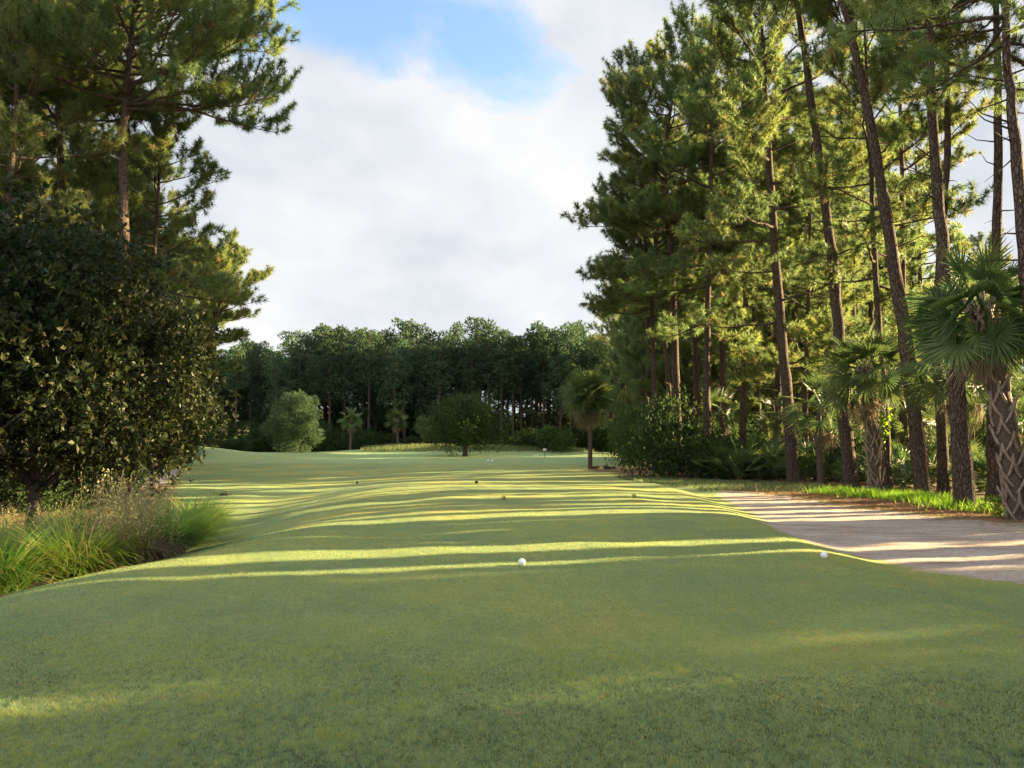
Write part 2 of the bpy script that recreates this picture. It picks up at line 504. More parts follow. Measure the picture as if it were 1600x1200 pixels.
def submesh(name, sel):
    q = quads[sel]
    used, inv = np.unique(q.ravel(), return_inverse=True)
    mb = MB(); mb.add(verts[used], inv.reshape(-1, 4))
    me = mb.mesh(name, M['ground'], smooth=True)
    for k, a in A_.items():
        at_ = me.attributes.new(k, 'FLOAT', 'POINT')
        at_.data.foreach_set('value', a.reshape(-1)[used].astype(np.float32))
    return tagit(link(name, me), kind='structure')


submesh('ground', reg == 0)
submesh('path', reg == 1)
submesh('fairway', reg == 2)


# ------------------------------------------------------------------ pines
def bez(ctrl, n):
    """Smooth polyline through control points."""
    c = np.asarray(ctrl, float)
    t = np.linspace(0, len(c) - 1, n)
    out = []
    for x in t:
        i = min(int(x), len(c) - 2); f = x - i
        p0 = c[max(i - 1, 0)]; p1 = c[i]; p2 = c[i + 1]; p3 = c[min(i + 2, len(c) - 1)]
        out.append(.5 * (2 * p1 + (p2 - p0) * f + (2 * p0 - 5 * p1 + 4 * p2 - p3) * f * f + (-p0 + 3 * p1 - 3 * p2 + p3) * f ** 3))
    return np.array(out)


def pine(H, r0, cb=.45, Rc=4.0, nl=34, K=13, L=.24, w=.022, ctrl=None, extra=(), prof=None, e0=(-8, 42), stubs=8, dens=1.0, up=.3, kseg=10, sidebias=None, r1f=.22):
    """Returns [('trunk', mesh), ('crown', mesh)]: bole with limbs, and the needle tufts at the twig ends."""
    K = int(K * 1.9); L *= 1.15; w *= 1.0; dens *= 1.3
    if ctrl is None:
        a, b = rng.normal(0, .018 * H, 2)
        ctrl = [(0, 0, 0), (a * .3, b * .3, H * .33), (a * .2, b * .8, H * .66), (a, b, H)]
    path = bez(ctrl, 34)
    s = np.linspace(0, 1, len(path))
    rad = r0 * (1 - (1 - r1f) * s ** 1.15) + r0 * .45 * np.exp(-s * H / .45)
    rad *= 1 + .035 * np.sin(s * H * 2.3 + rng.random() * 6) + .02 * rng.standard_normal(len(s))
    path[:, :2] += rng.normal(0, .012, (len(path), 2)) * (s[:, None] > .05)
    tr = MB(); cr = MB()
    tube(tr, path, rad, kseg, wob=.03)
    prof = prof or (lambda t: .62 + .40 * math.sin(math.pi * min(1, t * .85 + .12)))
    TP, TD, TT = [], [], []; S0, S1, SR0, SR1 = [], [], [], []
    top = path[-1]
    for i in range(nl + len(extra)):
        ex = extra[i - nl] if i >= nl else None
        t = .3 if ex else (i + .5 * rng.random()) / nl
        hz = ex[0] if ex else cb + (0.985 - cb) * t ** .9
        bp = np.array([np.interp(hz, s, path[:, k]) for k in range(3)])
        br = np.interp(hz, s, rad)
        az = i * 2.399 + rng.normal(0, .35)
        if sidebias is not None and rng.random() < sidebias[1]:
            az = sidebias[0] + rng.normal(0, .7)
        ln_ = Rc * prof(t) * rng.uniform(.65, 1.15)
        el = R(e0[0] + (e0[1] - e0[0]) * t) + rng.normal(0, .15)
        if ex: az, ln_, el = ex[1:4]
        n = 8; p = bp.copy(); pts = [p.copy()]; wa = az
        for k in range(n - 1):
            wa += rng.normal(0, .14); ek = el + .35 * math.sin(k / n * 3.1) * rng.uniform(-.3, 1) + .05 * k * up
            p = p + np.array([math.cos(wa) * math.cos(ek), math.sin(wa) * math.cos(ek), math.sin(ek)]) * ln_ / (n - 1)
            pts.append(p.copy())
        pts = np.array(pts)
        rl = min(br * .6, .012 + ln_ * .016)
        tube(tr, pts, np.linspace(rl, .012, n), 5, cap=False)
        ld = nrm(np.gradient(pts, axis=0)); gtint = rng.random() * .35
        ns = int((ln_ * 1.9 + 2) * dens)
        for j in range(ns):
            q = .36 + .64 * (j + rng.random()) / ns
            x = q * (n - 1); k = min(int(x), n - 2)
            sp_ = pts[k] + (pts[k + 1] - pts[k]) * (x - k); d = ld[k]
            sg = 1 if j % 2 else -1
            ang = sg * R(rng.uniform(30, 75))
            d2 = np.array([d[0] * math.cos(ang) - d[1] * math.sin(ang), d[0] * math.sin(ang) + d[1] * math.cos(ang), d[2] + rng.uniform(0, .75)])
            d2 /= np.linalg.norm(d2)
            l2 = (.40 + ln_ * .32 * (1.25 - q * .75)) * rng.uniform(.7, 1.25)
            mid = sp_ + d2 * l2 * .5; d3 = nrm(d2 + np.array([0, 0, rng.uniform(.1, up + .2)])); end = mid + d3 * l2 * .5
            S0 += [sp_, mid]; S1 += [mid, end]; SR0 += [.016, .011]; SR1 += [.011, .006]
            ct = gtint + rng.random() * .45
            nt_ = max(2, int(l2 * 3.2 * dens))
            for u in range(nt_):
                f = .25 + .75 * (u + rng.random()) / nt_
                b0 = sp_ + (mid - sp_) * f * 2 if f < .5 else mid + (end - mid) * (f - .5) * 2
                d4 = nrm(d3 + rng.normal(0, .55, 3) + np.array([0, 0, up * .6]))
                l3 = rng.uniform(.18, .5); b1 = b0 + d4 * l3
                S0.append(b0); S1.append(b1); SR0.append(.007); SR1.append(.004)
                TP += [b1, b0 + d4 * l3 * .45]; TD += [d4, d4]; TT += [ct + rng.random() * .2, ct + rng.random() * .2]
            TP.append(end); TD.append(d3); TT.append(ct)
        TP.append(pts[-1]); TD.append(ld[-1]); TT.append(gtint + .3)
    for i in range(stubs):   # dead snags on the bare bole
        hz = rng.uniform(cb * .45, cb + .05); bp = np.array([np.interp(hz, s, path[:, k]) for k in range(3)])
        a = rng.random() * 6.3; l = rng.uniform(.4, 2.0) * (.5 + Rc / 8)
        m_ = bp + np.array([math.cos(a), math.sin(a), rng.uniform(-.1, .5)]) * l * .5
        e = m_ + np.array([math.cos(a + .3), math.sin(a + .3), rng.uniform(-.2, .5)]) * l * .5
        S0 += [bp, m_]; S1 += [m_, e]; SR0 += [.03, .016]; SR1 += [.016, .005]
    sticks(tr, np.array(S0), np.array(S1), np.array(SR0), np.array(SR1))
    tt = np.array(TT); tt[rng.random(len(tt)) > .975] = 1.0
    needles(cr, np.array(TP), np.array(TD), K, L, w, tints=np.clip(tt, 0, 1))
    return [('trunk', tr.mesh('trunk', M['bark'], True)), ('crown', cr.mesh('crown', M['needle']))]


def hero_pine(base_px, Y, tops, r0, **kw):
    """A pine whose bole runs through pixels at depths; tops: [(px, py, Y)]."""
    b = at(base_px[0], base_px[1], Y); x, y = b[0], b[1]; z = gz(x, y) - .05
    ctrl = [(0, 0, 0)] + [tuple(at(px, py, yy) - np.array([x, y, z])) for px, py, yy in tops]
    parts = pine(ctrl[-1][2], r0, ctrl=ctrl, **kw)
    return parts, (x, y, z)


def place(parts, loc, name='pine_tree', label=None, cat='tree', group=None):
    t = thing(name, loc, 0, 1, label, cat, group)
    for nm, me in parts: link(nm, me, t)
    return t


FLAT = lambda t: .82 + .28 * math.sin(math.pi * min(1, t * .9 + .1)) - (.30 * max(0, t - .8) / .2)
CONE = lambda t: 1.05 - .72 * t

# generic kinds of pine used for the woods (mid distance)
KP = []
for i in range(4):
    KP.append(pine(25, .27, cb=[.56, .5, .6, .52][i], Rc=[4.4, 4.0, 3.6, 4.8][i], nl=[30, 32, 26, 36][i], K=12, L=.30, w=.035, prof=FLAT if i % 2 == 0 else None, kseg=9, dens=.95, stubs=10))
KY = []   # young pines with foliage low down
for i in range(3):
    KY.append(pine([12, 9, 15][i], .13, cb=[.2, .15, .3][i], Rc=[3.0, 2.4, 3.2][i], nl=[30, 26, 30][i], K=13, L=.28, w=.03, prof=CONE, e0=(5, 50), kseg=7, stubs=5))


# ------------------------------------------------------------------ broadleaf crowns
def crown_blobs(mb, C, Rr, n, size, asp=.5, shell=.76, squash=1.0, tint0=0.0, trng=1.0, lump=.22, updir=.3, ros=1):
    C = np.asarray(C, float); Rr = np.asarray(Rr, float)
    wgt = Rr ** 2; cnt = np.maximum(8, (n * wgt / wgt.sum()).astype(int))
    for c, r, k in zip(C, Rr, cnt):
        d = nrm(rng.standard_normal((k, 3)))
        ph = rng.random(6) * 6.3
        lm = 1 + lump * np.sin(d[:, 0] * 5 + ph[0]) * np.sin(d[:, 1] * 6 + ph[1]) + lump * .7 * np.sin(d[:, 2] * 9 + ph[2] + d[:, 0] * 7)
        rr = r * (shell + (1 - shell) * rng.random(k)) * lm
        p = c + d * rr[:, None] * np.array([1, 1, squash])
        if ros > 1:
            m_ = np.arange(k) // ros; p = p[m_] + rng.normal(0, .02, (k, 3)); d = d[m_]
        u = nrm(d * .6 + rng.standard_normal((k, 3)) * .7 + np.array([0, 0, updir]))
        leaves(mb, p, u, size * rng.uniform(.6, 1.25, k), asp, np.clip(tint0 + rng.random() * .35 * trng + .5 * trng * rng.random(k), 0, 1))


def branchy(tr, base, ctrs, r0, k=6):
    base = np.asarray(base, float)
    for c in ctrs:
        c = np.asarray(c); m_ = base + (c - base) * .5 + rng.normal(0, .12, 3) * np.linalg.norm(c - base) * .5
        tube(tr, bez([base, m_, c], 7), np.linspace(r0, .02, 7), k, cap=False)


def broadleaf(H, Rc, trunk_h, r0, mat, nblob=26, n=9000, size=.16, bark='bark_grey', low=.25, dome=1.0, asp=.5, multi=1, lump=.22, fat=1.0, ros=1, irr=0.0):
    tr = MB(); cr = MB(); C = []; Q = []
    for i in range(nblob):
        t = (i + .5) / nblob
        h = low * H + (H * .93 - low * H) * t
        prof = math.sqrt(max(.05, 1 - ((t - .35) / .72) ** 2)) ** dome
        rad = Rc * prof * rng.uniform(.35, .92) * (1 + irr * rng.uniform(-1, .6)); a = i * 2.399 + rng.normal(0, .3)
        C.append((rad * math.cos(a), rad * math.sin(a), h + rng.normal(0, .02 * H))); Q.append(Rc * rng.uniform(.17, .34) * (.6 + .4 * prof) * fat)
    C.append((0, 0, H * .55)); Q.append(Rc * .5)
    for m_ in range(multi):
        off = np.array([rng.normal(0, .25) * (multi > 1), rng.normal(0, .25) * (multi > 1), 0])
        top = np.array([rng.normal(0, .12 * Rc) * 1.0, rng.normal(0, .12 * Rc), H * .8])
        pth = bez([off, off + np.array([0, 0, trunk_h]), (off + top) / 2 + rng.normal(0, .15, 3), top], 16)
        tube(tr, pth, np.linspace(r0 * 1.25, .04, 16), 9, wob=.03)
        for c in C[m_::max(1, multi)]:
            z = max(trunk_h * .9, c[2] - .8 - Rc * .25)
            b = np.array([np.interp(z, pth[:, 2], pth[:, 0]), np.interp(z, pth[:, 2], pth[:, 1]), z])
            branchy(tr, b, [c], r0 * .3, 5)
    crown_blobs(cr, C, Q, n, size, asp, lump=lump, ros=ros)
    return [('trunk', tr.mesh('trunk', M[bark], True)), ('crown', cr.mesh('crown', M[mat]))]


def bush(Rc, H, n, size, mat, nblob=9, asp=.5):
    """Low bush: leafy mass down to the ground on a few stems."""
    tr = MB(); cr = MB(); C = []; Q = []
    for i in range(nblob):
        a = rng.random() * 6.3; r = Rc * math.sqrt(rng.random()) * .75; z = H * rng.uniform(.18, .78) * (1 - .35 * r / Rc)
        C.append((r * math.cos(a), r * math.sin(a), z)); Q.append(min(H * .33, Rc * rng.uniform(.32, .5)))
    crown_blobs(cr, C, Q, n, size, asp, shell=.6)
    for c in C: branchy(tr, (c[0] * .2, c[1] * .2, 0), [c], .035, 4)
    return [('stems', tr.mesh('stems', M['bark_grey'], True)), ('foliage', cr.mesh('foliage', M[mat]))]


# ------------------------------------------------------------------ palms
def fan_frond(mb, st, org, d, pet, Rb, droop, nseg=38, tint=.4, span=118, fold=.30, limp=.10, ww=.06, roll=.75):
    d = nrm(np.asarray(d, float)); org = np.asarray(org, float)
    # curved stalk
    n = 6; pts = [org]; p = org.copy(); dd = d.copy()
    for k in range(n - 1):
        p = p + dd * pet / (n - 1); dd = nrm(dd + np.array([0, 0, -droop / n])); pts.append(p.copy())
    tube(st, np.array(pts), np.linspace(.022, .010, n), 4, cap=False)
    x = dd; z = np.array([0, 0, 1.0]) - x * x[2]
    z = nrm(z if np.linalg.norm(z) > .15 else nrm(np.cross(x, np.array([.7, .7, 0])))); y = np.cross(z, x)
    ro = rng.normal(0, roll); y, z = y * math.cos(ro) + z * math.sin(ro), z * math.cos(ro) - y * math.sin(ro)
    a = np.radians(np.linspace(-span, span, nseg)) + rng.normal(0, .03, nseg)
    l = Rb * (.72 + .28 * np.cos(a * .8)) * rng.uniform(.88, 1.08, nseg)
    S = 4; st_ = []
    for k in range(S + 1):
        s = k / S
        rr = .06 * Rb + l * s
        lx = np.cos(a) * rr; ly = np.sin(a) * rr
        lz = fold * np.abs(np.sin(a)) * rr * .6 - limp * l * s ** 2.4 * (.5 + .7 * rng.random(nseg) if k == S else .85)
        wv = ww * Rb * [.45, 1.0, .8, .45, .03][k] * .5
        c = org * 0 + pts[-1] + lx[:, None] * x + ly[:, None] * y + lz[:, None] * z
        if limp > 0: c = c + np.array([0, 0, -1.0]) * (l * s ** 2.6 * limp * .5)[:, None]
        sd = (-np.sin(a))[:, None] * x + np.cos(a)[:, None] * y
        sd = nrm(sd + z * .5 * np.where(np.arange(nseg) % 2, 1, -1)[:, None])
        st_ += [c + sd * wv, c - sd * wv]
    v = np.stack(st_, 1); i = np.arange(nseg) * 2 * (S + 1)
    f = np.concatenate([np.stack([i + 2 * k, i + 2 * k + 1, i + 2 * k + 3, i + 2 * k + 2], -1) for k in range(S)])
    mb.add(v.reshape(-1, 3), f, np.repeat(np.clip(tint + rng.normal(0, .06, nseg), 0, 1), 2 * (S + 1)))


def palm(H, r0, ctrl=None, live=34, dead=14, pet=1.2, Rb=.95, boots=True, nseg=36, bootfrom=0.0, crown_low=-.55):
    tr = MB(); fr = MB(); df = MB(); bt = MB()
    ctrl = ctrl or [(0, 0, 0), (.05, .02, H * .5), (rng.normal(0, .1), rng.normal(0, .1), H)]
    path = bez(ctrl, 22); s = np.linspace(0, 1, 22)
    tube(tr, path, r0 * (1 + .12 * np.exp(-s * H / .3)) * (1 + .02 * rng.standard_normal(22)), 12)
    top = path[-1]
    if boots:
        nb = int((1 - bootfrom) * H * 17)
        for i in range(nb):
            if rng.random() < .17: continue
            t = bootfrom + (1 - bootfrom) * i / nb; c = np.array([np.interp(t, s, path[:, k]) for k in range(3)])
            a = i * 2.399 + rng.normal(0, .16)
            def pt(da, z, r): return c + np.array([math.cos(a + da) * r, math.sin(a + da) * r, z])
            k = rng.uniform(.6, 1.3); o = rng.uniform(.04, .17)
            tip = pt(0, .36 * k, r0 + o + .03); ne = pt(0, .12, r0 + .05)
            for sg in (-1, 1):
                lg = pt(sg * .62, -.13, r0 + .012)
                tube(bt, [lg, (lg + ne) / 2 + (ne - c) * .06, ne + (tip - ne) * .35], [.030, .044, .040], 4, tint=rng.random())
            tube(bt, [ne, (ne + tip) / 2, tip], [.055, .048, .026], 4, tint=rng.random())
    for i in range(live):
        t = (i + .5) / live
        el = math.asin(1 - (1 - crown_low) * t ** .95) * .95 + rng.normal(0, .16); a = i * 2.399 + rng.normal(0, .15)
        d = (math.cos(a) * math.cos(el), math.sin(a) * math.cos(el), math.sin(el))
        fan_frond(fr, fr, top + np.array([0, 0, -.25 * t]), d, pet * rng.uniform(.8, 1.15), Rb * rng.uniform(.85, 1.1), .25 + .35 * t, nseg, tint=rng.uniform(.1, .8))
    for i in range(dead):
        a = i * 2.399 + rng.random(); el = -R(rng.uniform(45, 80))
        d = (math.cos(a) * math.cos(el), math.sin(a) * math.cos(el), math.sin(el))
        fan_frond(df, df, top + np.array([0, 0, -.35 - .2 * rng.random()]), d, pet * rng.uniform(.6, .95), Rb * rng.uniform(.6, .85), .6, 22, tint=rng.random(), span=70, fold=.9, limp=.7, ww=.05)
    out = [('trunk', tr.mesh('trunk', M['palmwood'], True)), ('crown', fr.mesh('crown', M['frond']))]
    if boots: out.append(('leaf_bases', bt.mesh('leaf_bases', M['boot'], True)))
    if dead: out.append(('dead_fronds', df.mesh('dead_fronds', M['deadfrond'])))
    return out


def palmetto(n=14, Rb=.6, pet=.9, dead=3):
    fr = MB(); df = MB(); tr = MB()
    tube(tr, [(0, 0, 0), (.1, 0, .15), (.15, .05, .3)], [.09, .08, .05], 7)
    for i in range(n):
        a = i * 2.399 + rng.normal(0, .2); el = R(rng.uniform(15, 80)); d = (math.cos(a) * math.cos(el), math.sin(a) * math.cos(el), math.sin(el))
        fan_frond(fr, fr, (rng.normal(0, .12), rng.normal(0, .12), .15), d, pet * rng.uniform(.6, 1.3), Rb * rng.uniform(.8, 1.1), .4, 24, tint=rng.uniform(.05, .7), span=100, ww=.07)
    for i in range(dead):
        a = rng.random() * 6.3
        fan_frond(df, df, (0, 0, .2), (math.cos(a), math.sin(a), .2), pet * .7, Rb * .8, 1.2, 18, tint=rng.random(), span=60, limp=.8)
    return [('stem', tr.mesh('stem', M['palmwood'], True)), ('fronds', fr.mesh('fronds', M['frond'])), ('dead_fronds', df.mesh('dead_fronds', M['deadfrond']))]


# ------------------------------------------------------------------ grasses
def tussock(n=900, L=1.15, rad=.28, w=.010, mat='sedge', dry=.12, a1=(55, 125), seed=None):
    mb = MB(); a = rng.random(n) * 6.283; r = rad * np.sqrt(rng.random(n))
    pos = np.stack([np.cos(a) * r, np.sin(a) * r, np.zeros(n)], -1)
    az = a + rng.normal(0, .6, n)
    t = np.clip(rng.beta(2, 2.5, n) * .9, 0, 1); t[rng.random(n) < dry] = 1.0
    A0 = np.radians(4 + 44 * rng.random(n) ** 1.2); A1 = np.radians(rng.uniform(a1[0], a1[1], n))
    blades(mb, pos, az, L * rng.uniform(.55, 1.15, n), w * rng.uniform(.7, 1.2, n), A0, A1, 5, t)
    return mb


def weedclump(n=60, H=1.2, rad=.5):
    """Upright dry seed stalks with small seed heads over a thatch of dead blades."""
    st = MB(); sd = MB()
    a = rng.random(n) * 6.283; r = rad * np.sqrt(rng.random(n)); pos = np.stack([np.cos(a) * r, np.sin(a) * r, np.zeros(n)], -1)
    lean = rng.normal(0, .16, (n, 3)); lean[:, 2] = 1; lean = nrm(lean); h = H * rng.uniform(.5, 1.05, n)
    end = pos + lean * h[:, None]
    sticks(st, pos, end, .005, .0025, .5)
    P = []; D = []
    for i in range(n):
        k = rng.integers(16, 34); f = rng.uniform(.35, 1.0, k)
        P.append(pos[i] + (end[i] - pos[i]) * f[:, None] + rng.normal(0, .035, (k, 3))); D.append(nrm(rng.standard_normal((k, 3)) + np.array([0, 0, .6])))
    P = np.concatenate(P); D = np.concatenate(D)
    leaves(sd, P, D, rng.uniform(.02, .055, len(P)), .5, rng.uniform(.3, 1, len(P)))
    tu = MB(); aa = rng.random(500) * 6.283; rr = rad * 1.1 * np.sqrt(rng.random(500))
    blades(tu, np.stack([np.cos(aa) * rr, np.sin(aa) * rr, np.zeros(500)], -1), rng.random(500) * 6.3, rng.uniform(.3, .8, 500), .007, np.radians(rng.uniform(5, 50, 500)), np.radians(rng.uniform(60, 130, 500)), 4, rng.random(500) * .8)
    return [('stalks', st.mesh('stalks', M['dryweed'])), ('seed_heads', sd.mesh('seed_heads', M['dryweed'])), ('thatch', tu.mesh('thatch', M['dryweed']))]


def gat(px, Y):
    """World x on the line of sight column px at depth Y."""
    return (px - 800.0) / F * Y * (1.0)


# ================================================================== THE RIGHT-HAND WOOD
# tall near pines along the path
hp = []
p, l = hero_pine((1443, 770), 25.5, [(1424, 600, 25.5), (1392, 380, 25.6), (1352, 150, 25.8), (1313, -20, 26), (1290, -170, 26.3)], .27, cb=.80, Rc=4.6, nl=28, prof=FLAT, K=14, L=.26, w=.024, stubs=30)
place(p, l, label='tall leaning pine with long bare trunk rising from the bright grass strip', group=None)
p, l = hero_pine((1331, 758), 30.5, [(1318, 640, 30.5), (1303, 430, 30.6), (1274, 200, 30.6), (1243, -10, 30.8), (1225, -110, 31)], .29, cb=.80, Rc=3.9, nl=28, prof=FLAT, K=14, L=.28, w=.026, stubs=22, extra=[(.885, 3.3, 6.8, -.16)])
place(p, l, label='tall pine leaning over the fairway with a crooked trunk, just before the bootjack-barked palm')
p, l = hero_pine((1241, 752), 36, [(1232, 640, 36), (1222, 530, 36), (1205, 300, 36), (1195, 120, 36.3), (1190, 20, 36.5)], .31, cb=.40, Rc=4.6, nl=32, prof=FLAT, K=12, L=.30, w=.032, stubs=6, e0=(-8, 50))
place(p, l, label='straight pine at the wood edge, its bare trunk standing on the shaded verge')
p, l = hero_pine((1508, 792), 20.6, [(1500, 660, 20.6), (1488, 540, 20.7), (1466, 300, 20.9), (1450, 40, 21.2), (1436, -450, 21.4)], .275, cb=.88, Rc=3.6, nl=24, K=14, L=.25, w=.022, stubs=14)
place(p, l, label='thick reddish pine trunk between the bright grass and the near palm')
p, l = hero_pine((1474, 768), 26.8, [(1470, 640, 26.8), (1463, 500, 26.9), (1480, 250, 27), (1478, 30, 27), (1476, -260, 27)], .20, cb=.74, Rc=4.0, nl=26, K=14, L=.26, w=.024, stubs=16)
place(p, l, label='slim pine standing close behind the thick reddish pine, edge lit white')
p, l = hero_pine((1553, 778), 24, [(1552, 640, 24), (1556, 450, 24), (1560, 200, 24.2), (1556, -30, 24.2), (1555, -330, 24.2)], .22, cb=.72, Rc=3.8, nl=28, K=13, L=.26, w=.026, stubs=22)
place(p, l, label='dark red pine trunk showing behind the near palm with the crosshatched trunk')
p, l = hero_pine((1640, 830), 16.5, [(1626, 640, 16.5), (1603, 420, 16.5), (1584, 200, 16.6), (1570, 0, 16.8), (1560, -560, 17)], .20, cb=.74, Rc=4.2, nl=26, K=15, L=.24, w=.020, stubs=14, e0=(-15, 50))
place(p, l, label='pine trunk rising past the near palm fronds at the very edge of the view')
p, l = hero_pine((1386, 764), 29.5, [(1382, 640, 29.5), (1372, 500, 29.5), (1360, 250, 29.6), (1350, 20, 29.6)], .19, cb=.55, Rc=3.8, nl=28, K=12, L=.28, w=.030, stubs=10)
place(p, l, label='slender pine just behind the palm with the bootjack bark')
p, l = hero_pine((1262, 748), 41, [(1258, 640, 41), (1262, 500, 41), (1270, 200, 41)], .20, cb=.42, Rc=4.4, nl=28, K=12, L=.30, w=.035, stubs=10)
place(p, l, label='dark slim pine close behind the straight pine at the wood edge')
p, l = hero_pine((1062, 737), 47.5, [(1058, 640, 47.5), (1049, 400, 47.5), (1040, 240, 47.7), (1056, 122, 48)], .30, cb=.42, Rc=6.4, nl=36, prof=lambda t: 1.08 - .58 * t ** 1.5, K=12, L=.32, w=.036, stubs=14, e0=(-12, 40), dens=1.1)
place(p, l, label='big spreading pine at the front corner of the wood, its boughs reaching over the fairway')
p, l = hero_pine((1050, 737), 50, [(1046, 620, 50), (1034, 480, 50), (1022, 340, 50), (1026, 215, 50)], .20, cb=.50, Rc=4.9, nl=26, prof=lambda t: 1.05 - .6 * t, K=12, L=.32, w=.036, stubs=8)
place(p, l, label='thin curved pine with a sunlit trunk beside the big spreading corner pine')
p, l = hero_pine((1025, 735), 52, [(1022, 600, 52), (1018, 480, 52), (1004, 340, 52), (1004, 265, 52)], .19, cb=.46, Rc=4.9, nl=26, prof=lambda t: 1.05 - .6 * t, K=12, L=.32, w=.038, stubs=8)
place(p, l, label='dark thin pine at the outer left side of the corner pine group')
p, l = hero_pine((1108, 742), 43, [(1104, 620, 43), (1106, 480, 43), (1112, 250, 43), (1110, 90, 43)], .25, cb=.44, Rc=4.6, nl=28, K=12, L=.30, w=.035, stubs=12)
place(p, l, label='pine with a vine-hung trunk behind the dark thicket')
p, l = hero_pine((1160, 742), 45, [(1162, 600, 45), (1166, 400, 45), (1170, 180, 45), (1172, 60, 45)], .22, cb=.46, Rc=4.4, nl=28, K=12, L=.30, w=.035, stubs=12)
place(p, l, label='pine with a pale lit trunk rising behind the shadowed palmettos')

# palms along the path
pl = palm(4.55, .20, [(0, 0, 0), (-.05, .02, 2.2), (-.34, .05, 4.6)], live=36, dead=9, pet=.95, Rb=.92, crown_low=-.7)
b = at(1369, 765, 26.8)
t = thing('palm_tree', (b[0], 26.8, gz(b[0], 26.8) - .04), .4, 1, 'palm with crisscross leaf-base bark and a sunlit vine tuft, between two leaning pines', 'tree')
for nm, me in pl: link(nm, me, t)
# vine tuft on the palm's trunk
mb = MB(); k = 150
leaves(mb, np.stack([rng.normal(.30, .10, k), rng.normal(-.12, .12, k), rng.normal(2.55, .35, k)], -1), nrm(rng.standard_normal((k, 3)) + np.array([.8, 0, -.3])), rng.uniform(.08, .2, k), .5)
link('vine', mb.mesh('vine', M['strip']), t)
pl = palm(5.05, .22, [(.12, 0, 0), (-.05, .0, 1.8), (-.38, .0, 4.2), (-.62, 0, 5.05)], live=48, dead=14, pet=.88, Rb=.86, nseg=42, crown_low=-.75)
b = at(1586, 805, 17.6)
t = thing('palm_tree', (b[0], 17.6, gz(b[0], 17.6) - .04), 0, 1, 'large near palm with grey crosshatched trunk and broad fans of glossy fronds beside the path', 'tree')
for nm, me in pl: link(nm, me, t)
pl = palm(4.3, .17, live=26, dead=5, pet=1.1, Rb=.9, boots=False, nseg=30)
t = plant('palm_tree', pl, gat(1500, 21.9), 21.9, 0, .98, 'palm crown of low fronds hanging over the thick reddish pine, behind the near palm', 'tree')
pl2 = palm(3.6, .17, live=24, dead=6, pet=1.1, Rb=.9, boots=False, nseg=28)
plant('palm_tree', pl2, gat(1280, 34), 34, 1, 1.0, 'dark shaded palm behind the crooked leaning pine', 'tree')
for i, (px, Y, sc) in enumerate([(1210, 44, .95), (1130, 46, .9), (1420, 36, 1.0), (1335, 44, 1.1), (1560, 33, 1.0)]):
    plant('palm_tree', (pl if i % 2 else pl2), gat(px, Y), Y, i * 1.3, sc, 'shaded palm among the pine trunks inside the wood beyond the path', 'tree', 'palms inside the wood beyond the path')
# lone palm on the fairway edge
pl3 = palm(5.3, .155, [(0, 0, 0), (.02, 0, 2.6), (-.10, .05, 5.2)], live=54, dead=44, pet=1.0, Rb=1.2, boots=False, nseg=30, crown_low=-.30)
b = at(922, 731, 54)
plant('palm_tree', pl3, b[0], 54, 0, 1.04, 'lone round-headed palm with a skirt of dead fronds standing at the fairway edge', 'tree')
mb = MB(); mb2 = bush(.8, .25, 500, .12, 'deadbrown', 5)
plant('debris_clump', mb2, b[0] + .9, 53.8, 0, (1.4, 1, 1), 'low brown clump of fallen fronds at the foot of the lone palm', 'plant debris')

# bushes and palmettos of the right wood
KB = [bush(2.2, 2.6, 5200, .16, 'shrub', 12), bush(1.6, 1.6, 3200, .13, 'shrub', 9), bush(2.6, 3.8, 6500, .18, 'broad', 15)]
KPM = [palmetto(16), palmetto(12, .55, .7, 2), palmetto(20, .7, 1.1, 5)]
plant('thicket', KB[0], gat(1055, 43.5), 43.5, 0, (1.3, 1.2, 2.0), 'large dark rounded thicket at the corner of the wood, beneath the spreading pine', 'bush')
plant('thicket', KB[0], gat(1100, 42.5), 42.5, 2, (1.1, 1.0, 1.05), 'dark thicket of mid height joined to the inner side of the corner thicket', 'bush')
plant('thicket', KB[2], gat(990, 70), 70, 2, (1.25, 1.1, 1.45), 'dim green understorey tree set back behind the lone palm', 'bush')
plant('thicket', KB[2], gat(1012, 58), 58, 1, (1.0, 1.0, 1.5), 'yellow-tinted understorey tree between the lone palm and the corner thicket', 'bush')
k = 0
for px, Y, sc in [(1135, 41.5, .9), (1165, 43, 1.3), (1195, 42, .9), (1225, 44, 1.3), (1285, 42, 1.2), (1310, 47, 1.5), (1345, 38, 1.1), (1400, 40, 1.3), (1435, 36, 1.0), (1150, 50, 1.5), (1200, 54, 1.6), (1260, 60, 1.6), (1330, 62, 1.6), (1400, 58, 1.4), (1460, 54, 1.2), (1520, 48, 1.0), (1590, 44, .9)]:
    plant('understorey_bush', KB[k % 2], gat(px, Y), Y, k * 1.1, sc, 'dark understorey bush in the shade of the wood beyond the path', 'bush', 'understorey bushes in the wood beyond the path'); k += 1
for px, Y, sc in [(1120, 40.5, 1.2), (1150, 40.2, 1.5), (1185, 39.7, 1.4), (1215, 40, 1.3), (1270, 38.5, 1.4), (1300, 37, 1.3), (1355, 34, 1.2), (1400, 33, 1.3), (1430, 31, 1.1), (1445, 29.5, .9), (1530, 28, 1.2), (1560, 27, 1.2), (1235, 47, 1.7), (1175, 46, 1.7), (1320, 40, 1.6), (1375, 37, 1.5), (1500, 31, 1.4)]:
    plant('palmetto', KPM[k % 3], gat(px, Y), Y, k * 1.7, sc, 'saw palmetto with stiff dark fans on the shaded floor of the wood', 'palmetto', 'palmettos on the floor of the wood'); k += 1

